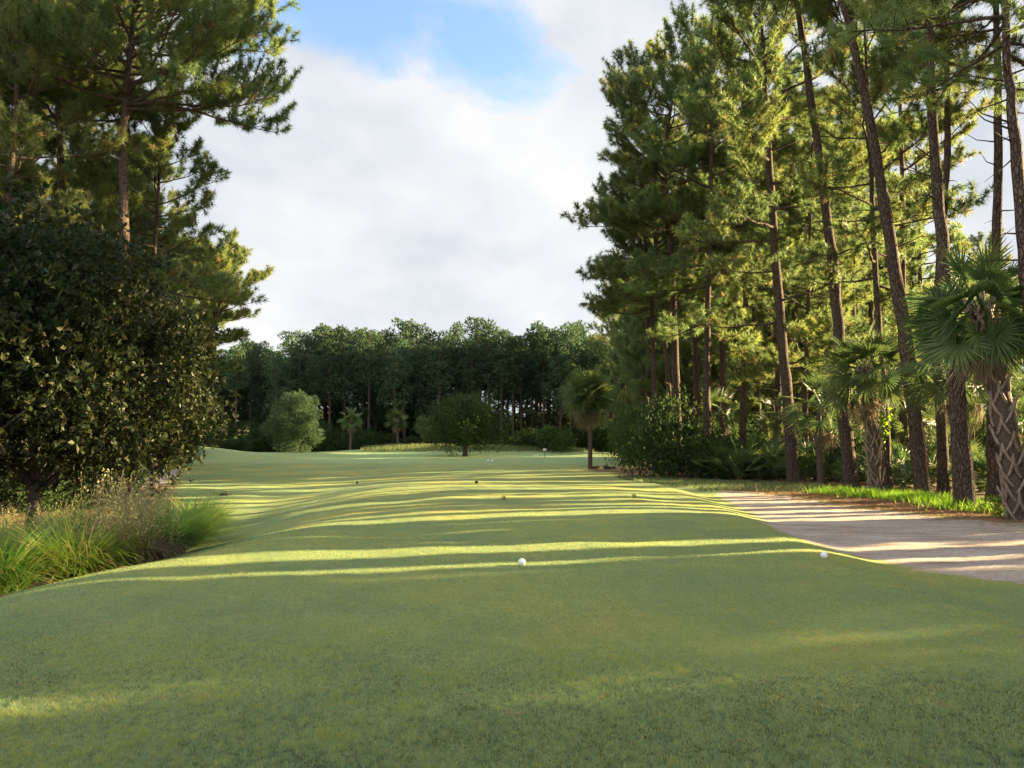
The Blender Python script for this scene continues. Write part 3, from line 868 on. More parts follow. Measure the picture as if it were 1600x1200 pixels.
# pines deeper in the wood beyond the path, each a copy of one of the kinds
rp = []
cand = [(1090, 56), (1130, 52), (1185, 58), (1215, 50), (1250, 64), (1295, 54), (1340, 47), (1370, 60), (1410, 44), (1445, 58), (1010, 70), (1045, 66), (1075, 78), (1120, 72), (1160, 84), (1220, 76), (1280, 84), (1350, 74), (1430, 70), (1500, 66), (1580, 60), (990, 92), (1030, 100), (1080, 104), (1140, 108), (960, 118), (1000, 124), (1060, 128), (985, 108), (1240, 110), (1340, 104)]
for i, (px, Y) in enumerate(cand):
    x = gat(px, Y)
    if x > 33 and (Y < 75 or i % 2): continue
    plant('pine_tree', KP[i % 4], x, Y, i * 2.1, (rng.uniform(.86, 1.05) if Y > 80 else rng.uniform(.92, 1.08)), 'tall pine standing deep in the wood beyond the path', 'tree', 'tall pines deep in the wood beyond the path')
yp = [(1100, 62, 1.3), (1150, 68, 1.4), (1195, 72, 1.5), (1240, 74, 1.6), (1290, 70, 1.6), (1325, 78, 1.6), (1370, 66, 1.5), (1415, 70, 1.5), (1065, 64, 1.2), (1270, 82, 1.7), (1080, 74, 1.2), (1210, 56, .9), (1330, 54, .9), (1450, 50, .8), (1520, 44, .6), (1180, 66, 1.5), (1300, 70, 1.5), (1420, 62, 1.3), (985, 84, 1.3), (1010, 80, 1.3)]
for i, (px, Y, sc) in enumerate(yp):
    plant('young_pine', KY[i % 3], gat(px, Y), Y, i * 1.9, sc, 'younger low-boughed pine between the tall trunks of the wood beyond the path', 'tree', 'younger pines between the tall trunks')

for i in range(40):
    px = rng.uniform(1000, 1420) if i % 3 else rng.uniform(1000, 1120); Y = rng.uniform(72, 104)
    if gat(px, Y) > 44: continue
    if i % 2: plant('young_pine', KY[i % 3], gat(px, Y), Y, i * 1.9, rng.uniform(1.3, 1.8), 'younger low-boughed pine between the tall trunks of the wood beyond the path', 'tree', 'younger pines between the tall trunks')
    else: plant('understorey_bush', KB[2], gat(px, Y), Y, i, rng.uniform(1.4, 2.2), 'dark understorey bush in the shade of the wood beyond the path', 'bush', 'understorey bushes in the wood beyond the path')

# trees that continue the wood past the edge of the view (they shade the tee)
off = []
for i in range(26):
    xx = rng.uniform(17, 40); off.append((xx, rng.uniform(-7, 4.2 if xx > 28 else 5.5)))
for i, (x, q) in enumerate(off):
    Y = q + .268 * x
    if x < .70 * Y + 3: continue
    plant('pine_tree', KP[i % 4] if i % 3 else KY[i % 3], x, Y, i * 1.3, rng.uniform(.85, 1.05), 'pine of the wood beyond the path, past the edge of the view', 'tree', 'pines past the edge of the view')
for i, (x, q, sw_, sh) in enumerate([(15.5, 7.9, .42, .62), (18, 7.0, .5, .85), (20, 8.2, .45, .8), (23, 7.1, .55, .95), (26, 8.1, .5, 1.0), (29, 7.2, .55, 1.1), (33, 8.0, .55, 1.2), (37, 7.2, .6, 1.3), (41, 8.0, .6, 1.4),
                                     (20, 1.9, 1.0, 1.1), (24, 1.2, 1.1, 1.3), (27, 1.9, 1.0, 1.2), (18, .4, .9, 1.0), (31, .5, 1.2, 1.3), (36, 1.6, 1.2, 1.4), (22, -1.6, 1.2, 1.3), (29, -1.8, 1.3, 1.4), (17, 3.9, .35, .55), (28, 4.5, .28, .9), (22, 13.1, .6, .62), (27, 13.2, .65, .72), (19, 12.9, .45, .5), (32, 12.8, .6, .85)]):
    Y = q + .268 * x
    plant('young_pine', KY[i % 3], x, Y, i, (sw_, sw_, sh * [1, 1.25, .85][i % 3]), 'young pine of the wood beyond the path, past the edge of the view', 'tree', 'young pines past the edge of the view')

for i, (x, q) in enumerate([(21, 9.35), (16, 10.3), (27, 10.75), (19, 11.9), (24, 13.9), (31, 14.8), (20, 15.2), (26, 16.4), (33, 17.3), (29, 18.6), (24, 19.6), (35, 20.4), (28, 21.8), (33, 23.2), (27, 3.4)]):
    Y = q + .268 * x
    plant('pine_tree', KP[(0, 2)[i % 2]], x, Y, i * 1.3, rng.uniform(.95, 1.1), 'pine of the wood beyond the path, past the edge of the view', 'tree', 'pines past the edge of the view')
for i, (px, Y) in enumerate([(1380, 88), (1430, 92), (1470, 84), (1510, 90), (1550, 82), (1590, 88), (1630, 80), (1400, 100), (1450, 104), (1490, 98), (1530, 102), (1575, 100), (1620, 96), (1345, 92), (1660, 90)]):
    if i % 3 == 1: plant('pine_tree', KP[i % 4], gat(px, Y), Y, i * 2.1, .95, 'tall pine standing deep in the wood beyond the path', 'tree', 'tall pines deep in the wood beyond the path')
    else: plant('young_pine', KY[i % 3], gat(px, Y), Y, i * 1.9, rng.uniform(1.0, 1.3), 'younger low-boughed pine between the tall trunks of the wood beyond the path', 'tree', 'younger pines between the tall trunks')
for i in range(22):
    px = rng.uniform(1340, 1680); Y = rng.uniform(62, 84)
    plant('understorey_bush', KB[2], gat(px, Y), Y, i, rng.uniform(1.3, 1.7), 'dark understorey bush in the shade of the wood beyond the path', 'bush', 'understorey bushes in the wood beyond the path')
for i in range(30):
    Y = rng.uniform(98, 136); x = rng.uniform(21, 30) + (Y - 98) * .05 + (i % 3) * 12
    if i % 2: plant('pine_tree', KP[i % 4], x, Y, i * 2.1, rng.uniform(.95, 1.1), 'tall pine standing deep in the wood beyond the path', 'tree', 'tall pines deep in the wood beyond the path')
    else: plant('young_pine', KY[i % 3], x, Y, i * 1.9, rng.uniform(1.4, 1.9), 'younger low-boughed pine between the tall trunks of the wood beyond the path', 'tree', 'younger pines between the tall trunks')

# ================================================================== THE LEFT SIDE
p, l = hero_pine((176, 787), 30, [(181, 640, 30), (194, 400, 30), (193, 215, 30), (205, 60, 30), (215, -45, 30)], .27, cb=.66, Rc=6.3, nl=54, prof=FLAT, K=15, L=.25, w=.024, stubs=6, e0=(-6, 62), dens=1.1, up=.6, extra=[(.655, .05, 6.3, .02), (.66, -.35, 6.0, .12), (.665, .5, 6.4, .16), (.67, 3.3, 5.5, .1), (.68, -.9, 6.0, .25), (.70, .1, 6.2, .28)])
place(p, l, label='big umbrella-crowned pine towering behind the magnolias, its trunk forking into heavy limbs')
p, l = hero_pine((92, 775), 35, [(92, 600, 35), (95, 300, 35), (88, 120, 35), (80, 10, 35)], .24, cb=.60, Rc=5.2, nl=36, prof=FLAT, K=14, L=.26, w=.026, stubs=10)
place(p, l, label='pine with a dark trunk just left of the umbrella-crowned pine')
p, l = hero_pine((40, 775), 37, [(42, 500, 37), (44, 230, 37), (40, 60, 37), (44, -60, 37)], .23, cb=.62, Rc=5.0, nl=34, prof=FLAT, K=14, L=.26, w=.026, stubs=10)
place(p, l, label='pine at the outer edge of the left-hand group, highest above the magnolia')
p, l = hero_pine((128, 772), 40, [(126, 500, 40), (122, 230, 40), (118, 60, 40)], .20, cb=.50, Rc=4.6, nl=34, K=13, L=.28, w=.03, stubs=8)
place(p, l, label='slim pine half hidden behind the umbrella-crowned pine')
p, l = hero_pine((240, 765), 36, [(241, 600, 36), (240, 450, 36), (246, 320, 36), (256, 205, 36)], .17, cb=.50, Rc=4.4, nl=34, K=14, L=.28, w=.028, stubs=4, e0=(-12, 55), prof=lambda t: 1.05 - .55 * t)
place(p, l, label='bright sunlit pine with drooping lower boughs, under the umbrella crown')
p, l = hero_pine((152, 770), 39, [(153, 600, 39), (155, 400, 39), (160, 250, 39)], .19, cb=.34, Rc=3.8, nl=34, K=12, L=.28, w=.03, stubs=4)
place(p, l, label='pine with a pale sunlit trunk seen through the magnolia leaves')
for i, (px, Y, tx, ty, lab) in enumerate([(291, 66, 344, 418, 'yellow-green pine farther up the fairway, its pale double trunk lit by the sun'), (281, 72, 322, 436, 'second pale-trunked pine beside the yellow-green one up the fairway'), (266, 78, 300, 405, 'third pale-trunked pine up the fairway, mostly behind the other two')]):
    p, l = hero_pine((px, 695 + 1155 * 1.9 / Y), Y, [(px + 1, 600, Y), (tx - 6, 500, Y), (tx, ty, Y)], .24, cb=.42, Rc=3.6, nl=34, K=13, L=.34, w=.050, stubs=4, prof=lambda t: .85 + .3 * math.sin(3.1 * t))
    place(p, l, label=lab)
for i, (px, Y) in enumerate([(20, 48), (70, 52), (120, 47), (165, 56), (210, 50), (235, 62), (-30, 44), (-70, 36), (10, 62), (100, 66), (180, 74), (225, 84), (252, 92), (262, 104), (282, 116), (296, 128), (240, 118), (200, 100), (-60, 56), (-20, 28), (-120, 30), (-150, 40)]):
    big = Y > 60 or px < 100
    plant('pine_tree', KP[(i + 1) % 4], gat(px, Y), Y, i * 2.3, rng.uniform(.72, .88) if Y < 100 else .85, 'pine standing back in the wood behind the magnolias', 'tree', 'pines in the wood behind the magnolias')
for i, (px, Y, sc) in enumerate([(20, 40, 1.2), (75, 42, 1.3), (200, 44, 1.2), (225, 54, 1.2), (-30, 38, 1.2), (130, 60, 1.5), (245, 72, 1.2), (262, 86, 1.2), (-60, 30, 1.2)]):
    plant('young_pine', KY[i % 3], gat(px, Y), Y, i * 1.9, sc, 'younger pine filling the wood behind the magnolias', 'tree', 'younger pines behind the magnolias')

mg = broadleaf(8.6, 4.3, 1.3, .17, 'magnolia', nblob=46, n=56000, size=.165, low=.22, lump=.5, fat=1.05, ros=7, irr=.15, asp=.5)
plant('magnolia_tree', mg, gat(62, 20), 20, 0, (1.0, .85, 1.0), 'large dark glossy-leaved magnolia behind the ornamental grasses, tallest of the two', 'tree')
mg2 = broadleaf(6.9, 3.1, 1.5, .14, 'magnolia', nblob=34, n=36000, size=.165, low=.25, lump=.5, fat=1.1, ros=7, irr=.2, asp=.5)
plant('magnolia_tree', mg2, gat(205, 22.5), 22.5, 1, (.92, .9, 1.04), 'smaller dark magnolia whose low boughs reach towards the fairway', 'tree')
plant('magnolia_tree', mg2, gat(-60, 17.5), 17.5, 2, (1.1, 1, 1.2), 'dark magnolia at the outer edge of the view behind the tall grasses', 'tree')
for i, (px, Y, sc) in enumerate([(5, 25, 1.0), (95, 27, .9), (140, 28, .9), (190, 33, .8), (40, 32, 1.2), (120, 34, 1.2), (-40, 24, 1.2), (215, 40, .8), (240, 60, 1.6), (262, 75, 1.6), (275, 90, 1.8), (180, 62, 1.8), (110, 55, 1.6)]):
    plant('understorey_bush', KB[i % 2], gat(px, Y), Y, i * 1.1, sc, 'shaded bush under the trees behind the magnolias', 'bush', 'understorey bushes behind the magnolias')

# ornamental cordgrass along the bank: every tussock a plant
gl = ['cordgrass tussock at the outer edge of the view, first along the bank', 'arching cordgrass tussock next to the outermost one', 'bright sunlit cordgrass tussock beside the dead brown stalks', 'cordgrass tussock on the crest of the bank behind the bright sunlit one', 'farthest cordgrass tussock on the bank, rounded and half shaded', 'cordgrass tussock in the second row, behind the two nearest', 'small cordgrass tussock between the bright and the nearest ones', 'dusky cordgrass tussock under the magnolia boughs', 'low cordgrass tussock beneath the magnolia trunk']
gp = [(12, 9.9, 1.0), (128, 10.6, .98), (258, 12.6, 1.05), (292, 16.2, 1.1), (312, 18.4, 1.0), (60, 12.2, .9), (196, 11.9, .6), (228, 18.5, .9), (118, 17, .9)]
for (px, Y, sc), lb in zip(gp, gl):
    me = tussock(1900, 1.35, .27, .018, a1=(60, 135)).mesh('cordgrass', M['sedge'])
    o = link('cordgrass_tussock', me); x = gat(px, Y)
    o.location = (x, Y, gz(x, Y) - .03); o.scale = (sc, sc, sc)
    tagit(o, lb, 'grass clump', 'cordgrass tussocks along the bank')
wl = ['tall dry weed clump with pale seed heads beside the dead brown stalks', 'dry tan weeds just behind the dead brown drooping plant', 'dry weeds in the shade below the magnolia trunk', 'buff seed-headed weeds behind the bright sunlit cordgrass', 'dry weeds at the outer edge of the view beneath the magnolia']
for (px, Y, sc), lb in zip([(193, 11.2, .95), (222, 11.8, .9), (92, 15.2, .7), (226, 15.2, .75), (15, 15.5, .65)], wl):
    plant('dry_weeds', weedclump(110, 1.55, .5), gat(px, Y), Y, rng.random() * 6, sc, lb, 'dry weeds', 'dry weeds among the cordgrass')
dd = tussock(500, .95, .16, .012, a1=(90, 170)); me = dd.mesh('dead_stalks', M['deadbrown'])
o = link('dead_plant', me); x = gat(236, 11.3); o.location = (x, 11.3, gz(x, 11.3) - .02); tagit(o, 'dead dark brown drooping plant among the grasses on the bank', 'dead plant')

# tall bright grass strip under the pines by the path (nobody could count it)
def scatter(n, fx, fy, ok):
    x = fx(n); y = fy(n); m = ok(x, y); x = x[m]; y = y[m]
    return np.stack([x, y, ground_z(x, y) - .01], -1)

n = 9000
u = rng.random(n); cxx = np.interp(u, [0, .3, .6, .85, 1], [gat(1300, 27), gat(1370, 25.0), gat(1440, 23.6), gat(1490, 21.2), gat(1512, 20.0)])
cyy = np.interp(u, [0, .3, .6, .85, 1], [27.2, 25.0, 23.4, 21.2, 20.0])
x = cxx + rng.normal(0, .42, n); y = cyy + rng.normal(0, .42, n)
keep = (poly_sd(PATH, x, y) > .25) & (np.sin(x * 3.1) * np.sin(y * 2.7 + x) + rng.normal(0, .5, n) > -.6)
x = x[keep]; y = y[keep]; n = len(x)
mb = MB(); blades(mb, np.stack([x, y, ground_z(x, y) - .01], -1), rng.random(n) * 6.283, .38 * rng.uniform(.5, 1.25, n), .012 * rng.uniform(.7, 1.3, n), np.radians(rng.uniform(0, 25, n)), np.radians(rng.uniform(35, 100, n)), 4)
tagit(link('grass', mb.mesh('grass', M['strip'])), 'strip of tall bright green grass under the leaning pines beside the sandy path', 'grass', kind='stuff')

# small weed by the near palm
mb = MB(); k = 260; sp_ = np.stack([rng.normal(0, .14, k), rng.normal(0, .14, k), rng.uniform(.02, .5, k)], -1)
leaves(mb, sp_, nrm(rng.standard_normal((k, 3)) + np.array([0, 0, .5])), rng.uniform(.06, .14, k), .4)
x = gat(1553, 18.2); o = thing('weed', (x, 18.2, gz(x, 18.2)), 0, 1, 'small leafy green weed at the foot of the near palm', 'weed')
link('foliage', mb.mesh('foliage', M['strip']), o)
mb = MB(); sticks(mb, np.zeros((7, 3)), np.stack([rng.normal(0, .12, 7), rng.normal(0, .12, 7), rng.uniform(.3, .5, 7)], -1), .006, .003); link('stem', mb.mesh('stem', M['strip']), o)

# rough grass verge in the shade before the wood, and woodland-floor grasses
n = 26000
x = rng.uniform(4.5, 16, n); y = rng.uniform(28, 44, n)
m_ = (poly_sd(PATH, x, y) > .3) & (x > 6.0 + .0 * y) & (poly_sd(WOODR, x, y) > -1.8) & ((x > 7.2) | (y > 31))
x, y = x[m_], y[m_]; n = len(x)
mb = MB(); blades(mb, np.stack([x, y, ground_z(x, y) - .01], -1), rng.random(n) * 6.283, .16 * rng.uniform(.4, 1.5, n), .02, np.radians(rng.uniform(0, 30, n)), np.radians(rng.uniform(30, 90, n)), 2)
tagit(link('verge_grass', mb.mesh('verge_grass', M['rough'])), 'unmown shaded grass verge between the end of the path and the wood', 'grass', kind='stuff')
# tall rough on the far mounds
n = 42000
x = rng.uniform(-32, 16, n); y = rng.uniform(121, 139, n)
m_ = (x > -26) & (ground_z(x, y) > .30 + .25 * rng.random(n))
x, y = x[m_], y[m_]; n = len(x)
mb = MB(); blades(mb, np.stack([x, y, ground_z(x, y) - .02], -1), rng.random(n) * 6.283, .75 * rng.uniform(.4, 1.2, n), .07, np.radians(rng.uniform(0, 25, n)), np.radians(rng.uniform(20, 80, n)), 2)
tagit(link('rough_grass', mb.mesh('rough_grass', M['rough'])), 'pale unmown rough on the low mound before the far trees', 'grass', kind='stuff')
# fallen pine straw beside the path
n = 26000
u = rng.random(n); x = rng.uniform(7, 17, n); y = rng.uniform(13.5, 31, n); sd_ = poly_sd(PATH, x, y)
m_ = (sd_ > -1.3 * rng.random(n) ** 3) & (sd_ < 3.4) & (x > 8.2) & (rng.random(n) < .35 + .65 * (np.sin(x * 1.7 + y) * np.sin(y * 1.3 - x * .5) > -.2))
x, y = x[m_], y[m_]; n = len(x); a = rng.random(n) * 6.283
p0 = np.stack([x, y, ground_z(x, y) + .012], -1); p1 = p0 + np.stack([np.cos(a) * .2, np.sin(a) * .2, rng.uniform(-.01, .035, n)], -1)
mb = MB(); sticks(mb, p0, p1, .004, .003, rng.random(1)[0])
n = 170; y = 3.2 + 9 * rng.random(n) ** 1.3; x = (rng.random(n) - .5) * 1.5 * y; a = rng.random(n) * 6.283
p0 = np.stack([x, y, ground_z(x, y) + .022], -1); p1 = p0 + np.stack([np.cos(a) * .13, np.sin(a) * .13, rng.uniform(-.006, .012, n)], -1)
sticks(mb, p0, p1, .0014, .001, 1.0)
tagit(link('pine_straw', mb.mesh('pine_straw', M['straw'])), 'reddish fallen pine needles along the edge of the sandy path', 'pine straw', kind='stuff')

# lawn blades on the tee: real short grass, dense near the camera and thinning away
n = 1250000
q = rng.random(n); y = 1.0 / (1 / 2.9 - q * (1 / 2.9 - 1 / 15.0))
x = (rng.random(n) - .5) * 2 * (y * .74 + 3.2)
okm = (poly_sd(PATH, x, y) > .15 + .2 * rng.random(n)) & (poly_sd(WOODL, x, y) > .1) & (poly_sd(WOODR, x, y) > .5)
x, y = x[okm], y[okm]; n = len(x)
apron = 1 - sstep(5.0, 6.1, y + .18 * x)
lt = 2 * vnoise(x, y, .7) - 1; clump = 1.3 * vnoise(x, y, .028, 1) + .9 * vnoise(x, y, .07, 2) + .5 * vnoise(x, y, .25, 3) - 1.35
side = sstep(-2.6, 2.2, x + 1.1 * lt - .4 * (y - 4))
Lb = (.014 + .009 * apron) * rng.uniform(.5, 1.3, n) * np.clip(1.1 + .8 * clump, .55, 2.0)
Lb = np.maximum(Lb, .002 * y * .6)
tint = np.clip(.44 + .13 * lt + (.34 + .24 * apron) * clump + rng.normal(0, .14, n) - .22 * apron * side - .05 * apron * (vnoise(x, y, 1.1, 8) > .6) + .10 * side * (1 - apron), 0, .74 + .16 * (1 - apron)); tint[rng.random(n) < .025] = 1
mb = MB(); blades(mb, np.stack([x, y, ground_z(x, y) - .002], -1), rng.random(n) * 6.283, Lb, .0032 * (.6 + y * .16), np.radians(rng.uniform(5, 40, n)), np.radians(rng.uniform(30, 75, n)), 1, tint)
tagit(link('lawn_grass', mb.mesh('lawn_grass', M['lawn'])), 'short mown turf of the tee, darker and coarser towards the front', 'grass', kind='stuff')

# ================================================================== THE FAR TREES
def far_pine(H, Rc, cb, n=1900):
    tr = MB(); cr = MB()
    path = bez([(0, 0, 0), (rng.normal(0, .25), rng.normal(0, .25), H * .5), (rng.normal(0, .5), 0, H * .97)], 10)
    tube(tr, path, np.linspace(.34, .10, 10), 6)
    C = []; Q = []
    nb = 20
    for i in range(nb):
        t = (i + .5) / nb; h = H * (cb + (.96 - cb) * t); pr = .55 + .5 * math.sin(min(1, t * 1.0 + .1) * math.pi)
        a = i * 2.399 + rng.normal(0, .4); r = Rc * pr * rng.uniform(.3, .8)
        C.append((r * math.cos(a) + path[-2][0] * t, r * math.sin(a), h)); Q.append(Rc * rng.uniform(.26, .42))
        sticks(tr, [(path[-2][0] * t, 0, h - .9)], [C[-1]], .07, .03)
    for c, r in zip(C, Q):
        k = n // nb; d = nrm(rng.standard_normal((k, 3)) + np.array([0, 0, .25]))
        p = np.array(c) + d * r * rng.uniform(.55, 1.05, (k, 1)) * np.array([1, 1, .72])
        ti = np.clip(rng.random() * .4 + rng.random(k) * .5, 0, 1)
        leaves(cr, p, nrm(d * .7 + rng.standard_normal((k, 3)) * .6 + np.array([0, 0, .5])), rng.uniform(.35, .8, k), .5, ti)
    return [('trunk', tr.mesh('trunk', M['bark'], True)), ('crown', cr.mesh('crown', M['needle_far']))]


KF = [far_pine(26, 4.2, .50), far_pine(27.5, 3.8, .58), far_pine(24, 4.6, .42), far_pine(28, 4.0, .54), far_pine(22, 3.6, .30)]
cnt = 0
for row, (Yr, step, px0, px1, hs) in enumerate([(146, 22, 292, 1040, .95), (153, 20, 285, 1080, 1.03), (162, 19, 290, 1100, 1.08), (174, 22, 280, 1060, 1.13), (190, 28, 280, 1060, 1.17), (212, 36, 290, 1040, 1.24)]):
    px = px0 + rng.random() * 10
    while px < px1:
        Y = Yr + rng.uniform(-4, 4)
        edge = 1 - .22 * (1 - sstep(290, 520, np.array(px))) - 0.02 * math.sin(px * .03)
        dip = 1 - (.0 if px < 640 or px > 980 else .0)
        if not (row >= 3 and 660 < px < 860 and rng.random() < .45):
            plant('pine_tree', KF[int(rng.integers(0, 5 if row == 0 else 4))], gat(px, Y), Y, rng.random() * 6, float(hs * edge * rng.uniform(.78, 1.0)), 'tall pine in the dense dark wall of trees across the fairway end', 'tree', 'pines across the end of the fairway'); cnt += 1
        px += step * .86 * rng.uniform(.5, 1.5)
print('far pines', cnt)
KFB = [bush(3.4, 5.0, 2600, .42, 'shrub', 12), bush(3.0, 3.4, 2000, .38, 'shrub', 9), bush(4.0, 7.5, 3400, .45, 'shrub', 16)]
px = 285; i = 0
while px < 1030:
    Y = rng.uniform(140, 146)
    if not (690 < px < 800 and i % 2):
        big = 2 if px < 520 or px > 880 else int(rng.integers(0, 2))
        plant('understorey_bush', KFB[big], gat(px, Y), Y, i, float(rng.uniform(.75, 1.1)), 'dark bush at the foot of the pines across the end of the fairway', 'bush', 'bushes at the foot of the far pines')
    px += 21 * rng.uniform(.7, 1.3); i += 1
px = 285; i = 0
while px < 1060:
    Y = rng.uniform(158, 215)
    if 700 < px < 860 and i % 2: px += 13; i += 1; continue
    plant('understorey_tree', KFB[2], gat(px, Y), Y, i, float(rng.uniform(1.5, 2.3)), 'dark understorey tree in the depth of the far pine wood', 'tree', 'understorey trees in the depth of the far wood')
    px += 13 * rng.uniform(.7, 1.3); i += 1
px = 285; i = 0
while px < 560:
    Y = rng.uniform(148, 160)
    plant('understorey_tree', KFB[2], gat(px, Y), Y, i, float(rng.uniform(1.0, 1.5)), 'dark understorey tree in the depth of the far pine wood', 'tree', 'understorey trees in the depth of the far wood')
    px += 24 * rng.uniform(.7, 1.3); i += 1
for i, (px, Y, s_) in enumerate([(820, 128, .8), (845, 126, .9), (870, 124, 1.0), (300, 132, 1.0), (325, 134, .9), (350, 135, .8), (375, 136, .8)]):
    plant('shrub', KFB[i % 2], gat(px, Y), Y, i, s_, 'blue-green rounded shrub at the margin before the far pines', 'bush', 'shrubs at the margin before the far pines')

# single trees that stand out before the far wood
cyt = broadleaf(10.6, 4.8, 1.0, .22, 'cypress', nblob=44, n=26000, size=.34, low=.06, fat=.95, irr=.45, asp=.3, multi=4, dome=1.5, bark='bark_grey', lump=.3)
plant('leafy_tree', cyt, gat(462, 121), 121, 0, (1.0, 1.0, .98), 'pale green feathery multi-stemmed tree before the far pines', 'tree')
oak = broadleaf(9.4, 6.0, 1.7, .36, 'shrub', nblob=46, n=22000, size=.32, low=.24, dome=.8, bark='bark_grey', lump=.45, irr=.35)
plant('oak_tree', oak, gat(727, 112), 112, 0, (1.03, 1.0, 1.0), 'dark round-headed spreading tree alone on the mound at the end of the fairway', 'tree')
for i, (px, Y, sc, lb) in enumerate([(548, 134, 1.15, 'small far palm just to the side of the pale feathery tree'), (622, 136, 1.15, 'small far palm behind the rough mound, midway between feathery tree and round-headed tree'), (662, 138, 1.0, 'small far palm beside the round-headed tree')]):
    plant('palm_tree', pl, gat(px, Y), Y, i * 2, sc * 1.15, lb, 'tree')
KS = tussock(300, .8, .4, .03)
# ================================================================== SMALL COURSE THINGS
import bmesh


def ball_mesh(name, r, mat, dim=True):
    bm = bmesh.new(); bmesh.ops.create_icosphere(bm, subdivisions=4, radius=r)
    n = 160; g = np.arange(n) + .5; ph = np.arccos(1 - 2 * g / n); th = math.pi * (1 + 5 ** .5) * g
    C = np.stack([np.cos(th) * np.sin(ph), np.sin(th) * np.sin(ph), np.cos(ph)], -1)
    for v in bm.verts:
        d = np.array(v.co) / r
        m_ = float((C @ d).max()); a = math.acos(min(1, m_))
        k = 1 - .035 * max(0, 1 - (a / .11) ** 2) if dim else 1
        v.co = v.co * k
        if v.co.z < -r * .86: v.co.z = -r * .86
    for f in bm.faces: f.smooth = True
    me = bpy.data.meshes.new(name); bm.to_mesh(me); bm.free(); me.materials.append(mat)
    return me


def marker(px, Y, r, mat, label, cat='tee marker', group=None, name='tee_marker', dimple=True):
    x = gat(px, Y); z = gz(x, Y)
    t = thing(name, (x, Y, z), 0, 1, label, cat, group)
    o = link('ball', ball_mesh('ball', r, M[mat], dimple), t); o.location = (0, 0, r * .74)
    mb = MB(); tube(mb, [(0, 0, -.05), (0, 0, r * .25)], [.006, .006], 8); link('peg', mb.mesh('peg', M['dark']), t)
    return t


marker(815, 9.75, .050, 'white', 'white dimpled ball marker in the middle of the tee, on the lit band', group=None)
marker(1280, 10.3, .050, 'white', 'white dimpled ball marker nearer the sandy path')
for px, py, m_, lb, r in [(560, 753, 'dark', 'small dark ball marker on the forward tee, farthest from the path', .07), (745, 753, 'dark', 'small dark ball marker on the forward tee, nearer the lone palm', .07), (787, 777, 'yellow', 'dull yellow-green ball marker in the middle of the striped tee', .06), (989, 774, 'yellow', 'dull yellow-green ball marker on the striped tee, towards the path', .06)]:
    Y = 30.0
    for _ in range(20):
        Y = 1155 * (CAMH - gz(gat(px, Y), Y)) / (py - HOR) * .97
    marker(px, Y, r, m_, lb, dimple=False)
for px, Y, lb in [(763, 84, 'small white far tee marker, nearer the rough mound'), (769.5, 84, 'small white far tee marker, second of the close pair')]:
    marker(px, Y, .16, 'white', lb, dimple=False)


def box(mb, c, s):
    c = np.array(c); s = np.array(s) / 2
    v = np.array([[x, y, z] for x in (-1, 1) for y in (-1, 1) for z in (-1, 1)]) * s + c
    mb.add(v, [(0, 1, 3, 2), (4, 6, 7, 5), (0, 4, 5, 1), (2, 3, 7, 6), (0, 2, 6, 4), (1, 5, 7, 3)])


def stake(px, Y, h, w, lean, label):
    x = gat(px, Y); t = thing('stake', (x, Y, gz(x, Y)), 0, 1, label, 'stake')
    mb = MB(); tube(mb, [(0, 0, -.1), (lean * .5, 0, h * .5), (lean, 0, h - .04), (lean, 0, h)], [w, w, w, w * .55], 6); link('post', mb.mesh('post', M['stake']), t)
    mb = MB(); tube(mb, [(lean, 0, h), (lean, 0, h + .015)], [w * .6, w * .4], 6); link('cap', mb.mesh('cap', M['dark']), t)


stake(1178, 27.8, .34, .028, -.03, 'short weathered stake at the edge of the verge where the path ends')
stake(967, 42, .26, .035, .0, 'tiny stub of a stake on the crest of the fairway near the brown soil')
# far tee sign: a small white panel on a post
x = gat(851, 100); t = thing('tee_sign', (x, 100, gz(x, 100)), 0, 1, 'small white square sign on a post far up the fairway', 'sign')
mb = MB(); box(mb, (0, 0, .55), (.07, .07, 1.1)); link('post', mb.mesh('post', M['stake']), t)
mb = MB(); box(mb, (0, -.05, 1.05), (.42, .03, .34)); link('panel', mb.mesh('panel', M['signpaint']), t)
for px, lb in [(841, 'short pale post beside the far white sign'), (835, 'lower pale post a little away from the far white sign')]:
    x = gat(px, 100); mb = MB(); tube(mb, [(0, 0, 0), (0, 0, .45), (0, 0, .5)], [.05, .05, .03], 6)
    o = link('marker_post', mb.mesh('marker_post', M['signpaint'])); o.location = (x, 100, gz(x, 100)); tagit(o, lb, 'post')
# litter of bark / clods at the left of the fairway
for i, (px, py) in enumerate([(350, 768), (357, 767)]):
    Y = 33; x = gat(px, Y); mb = MB(); kk = 40
    leaves(mb, rng.normal(0, .07, (kk, 3)) * [1.6, 1, .4] + [0, 0, .05], nrm(rng.standard_normal((kk, 3))), .09, .6)
    o = link('clod', mb.mesh('clod', M['deadbrown'])); o.location = (x, Y, gz(x, Y)); tagit(o, ['dark clod of dead grass on the left bank, outer of two', 'dark clod of dead grass on the left bank, inner of two'][i], 'clod')

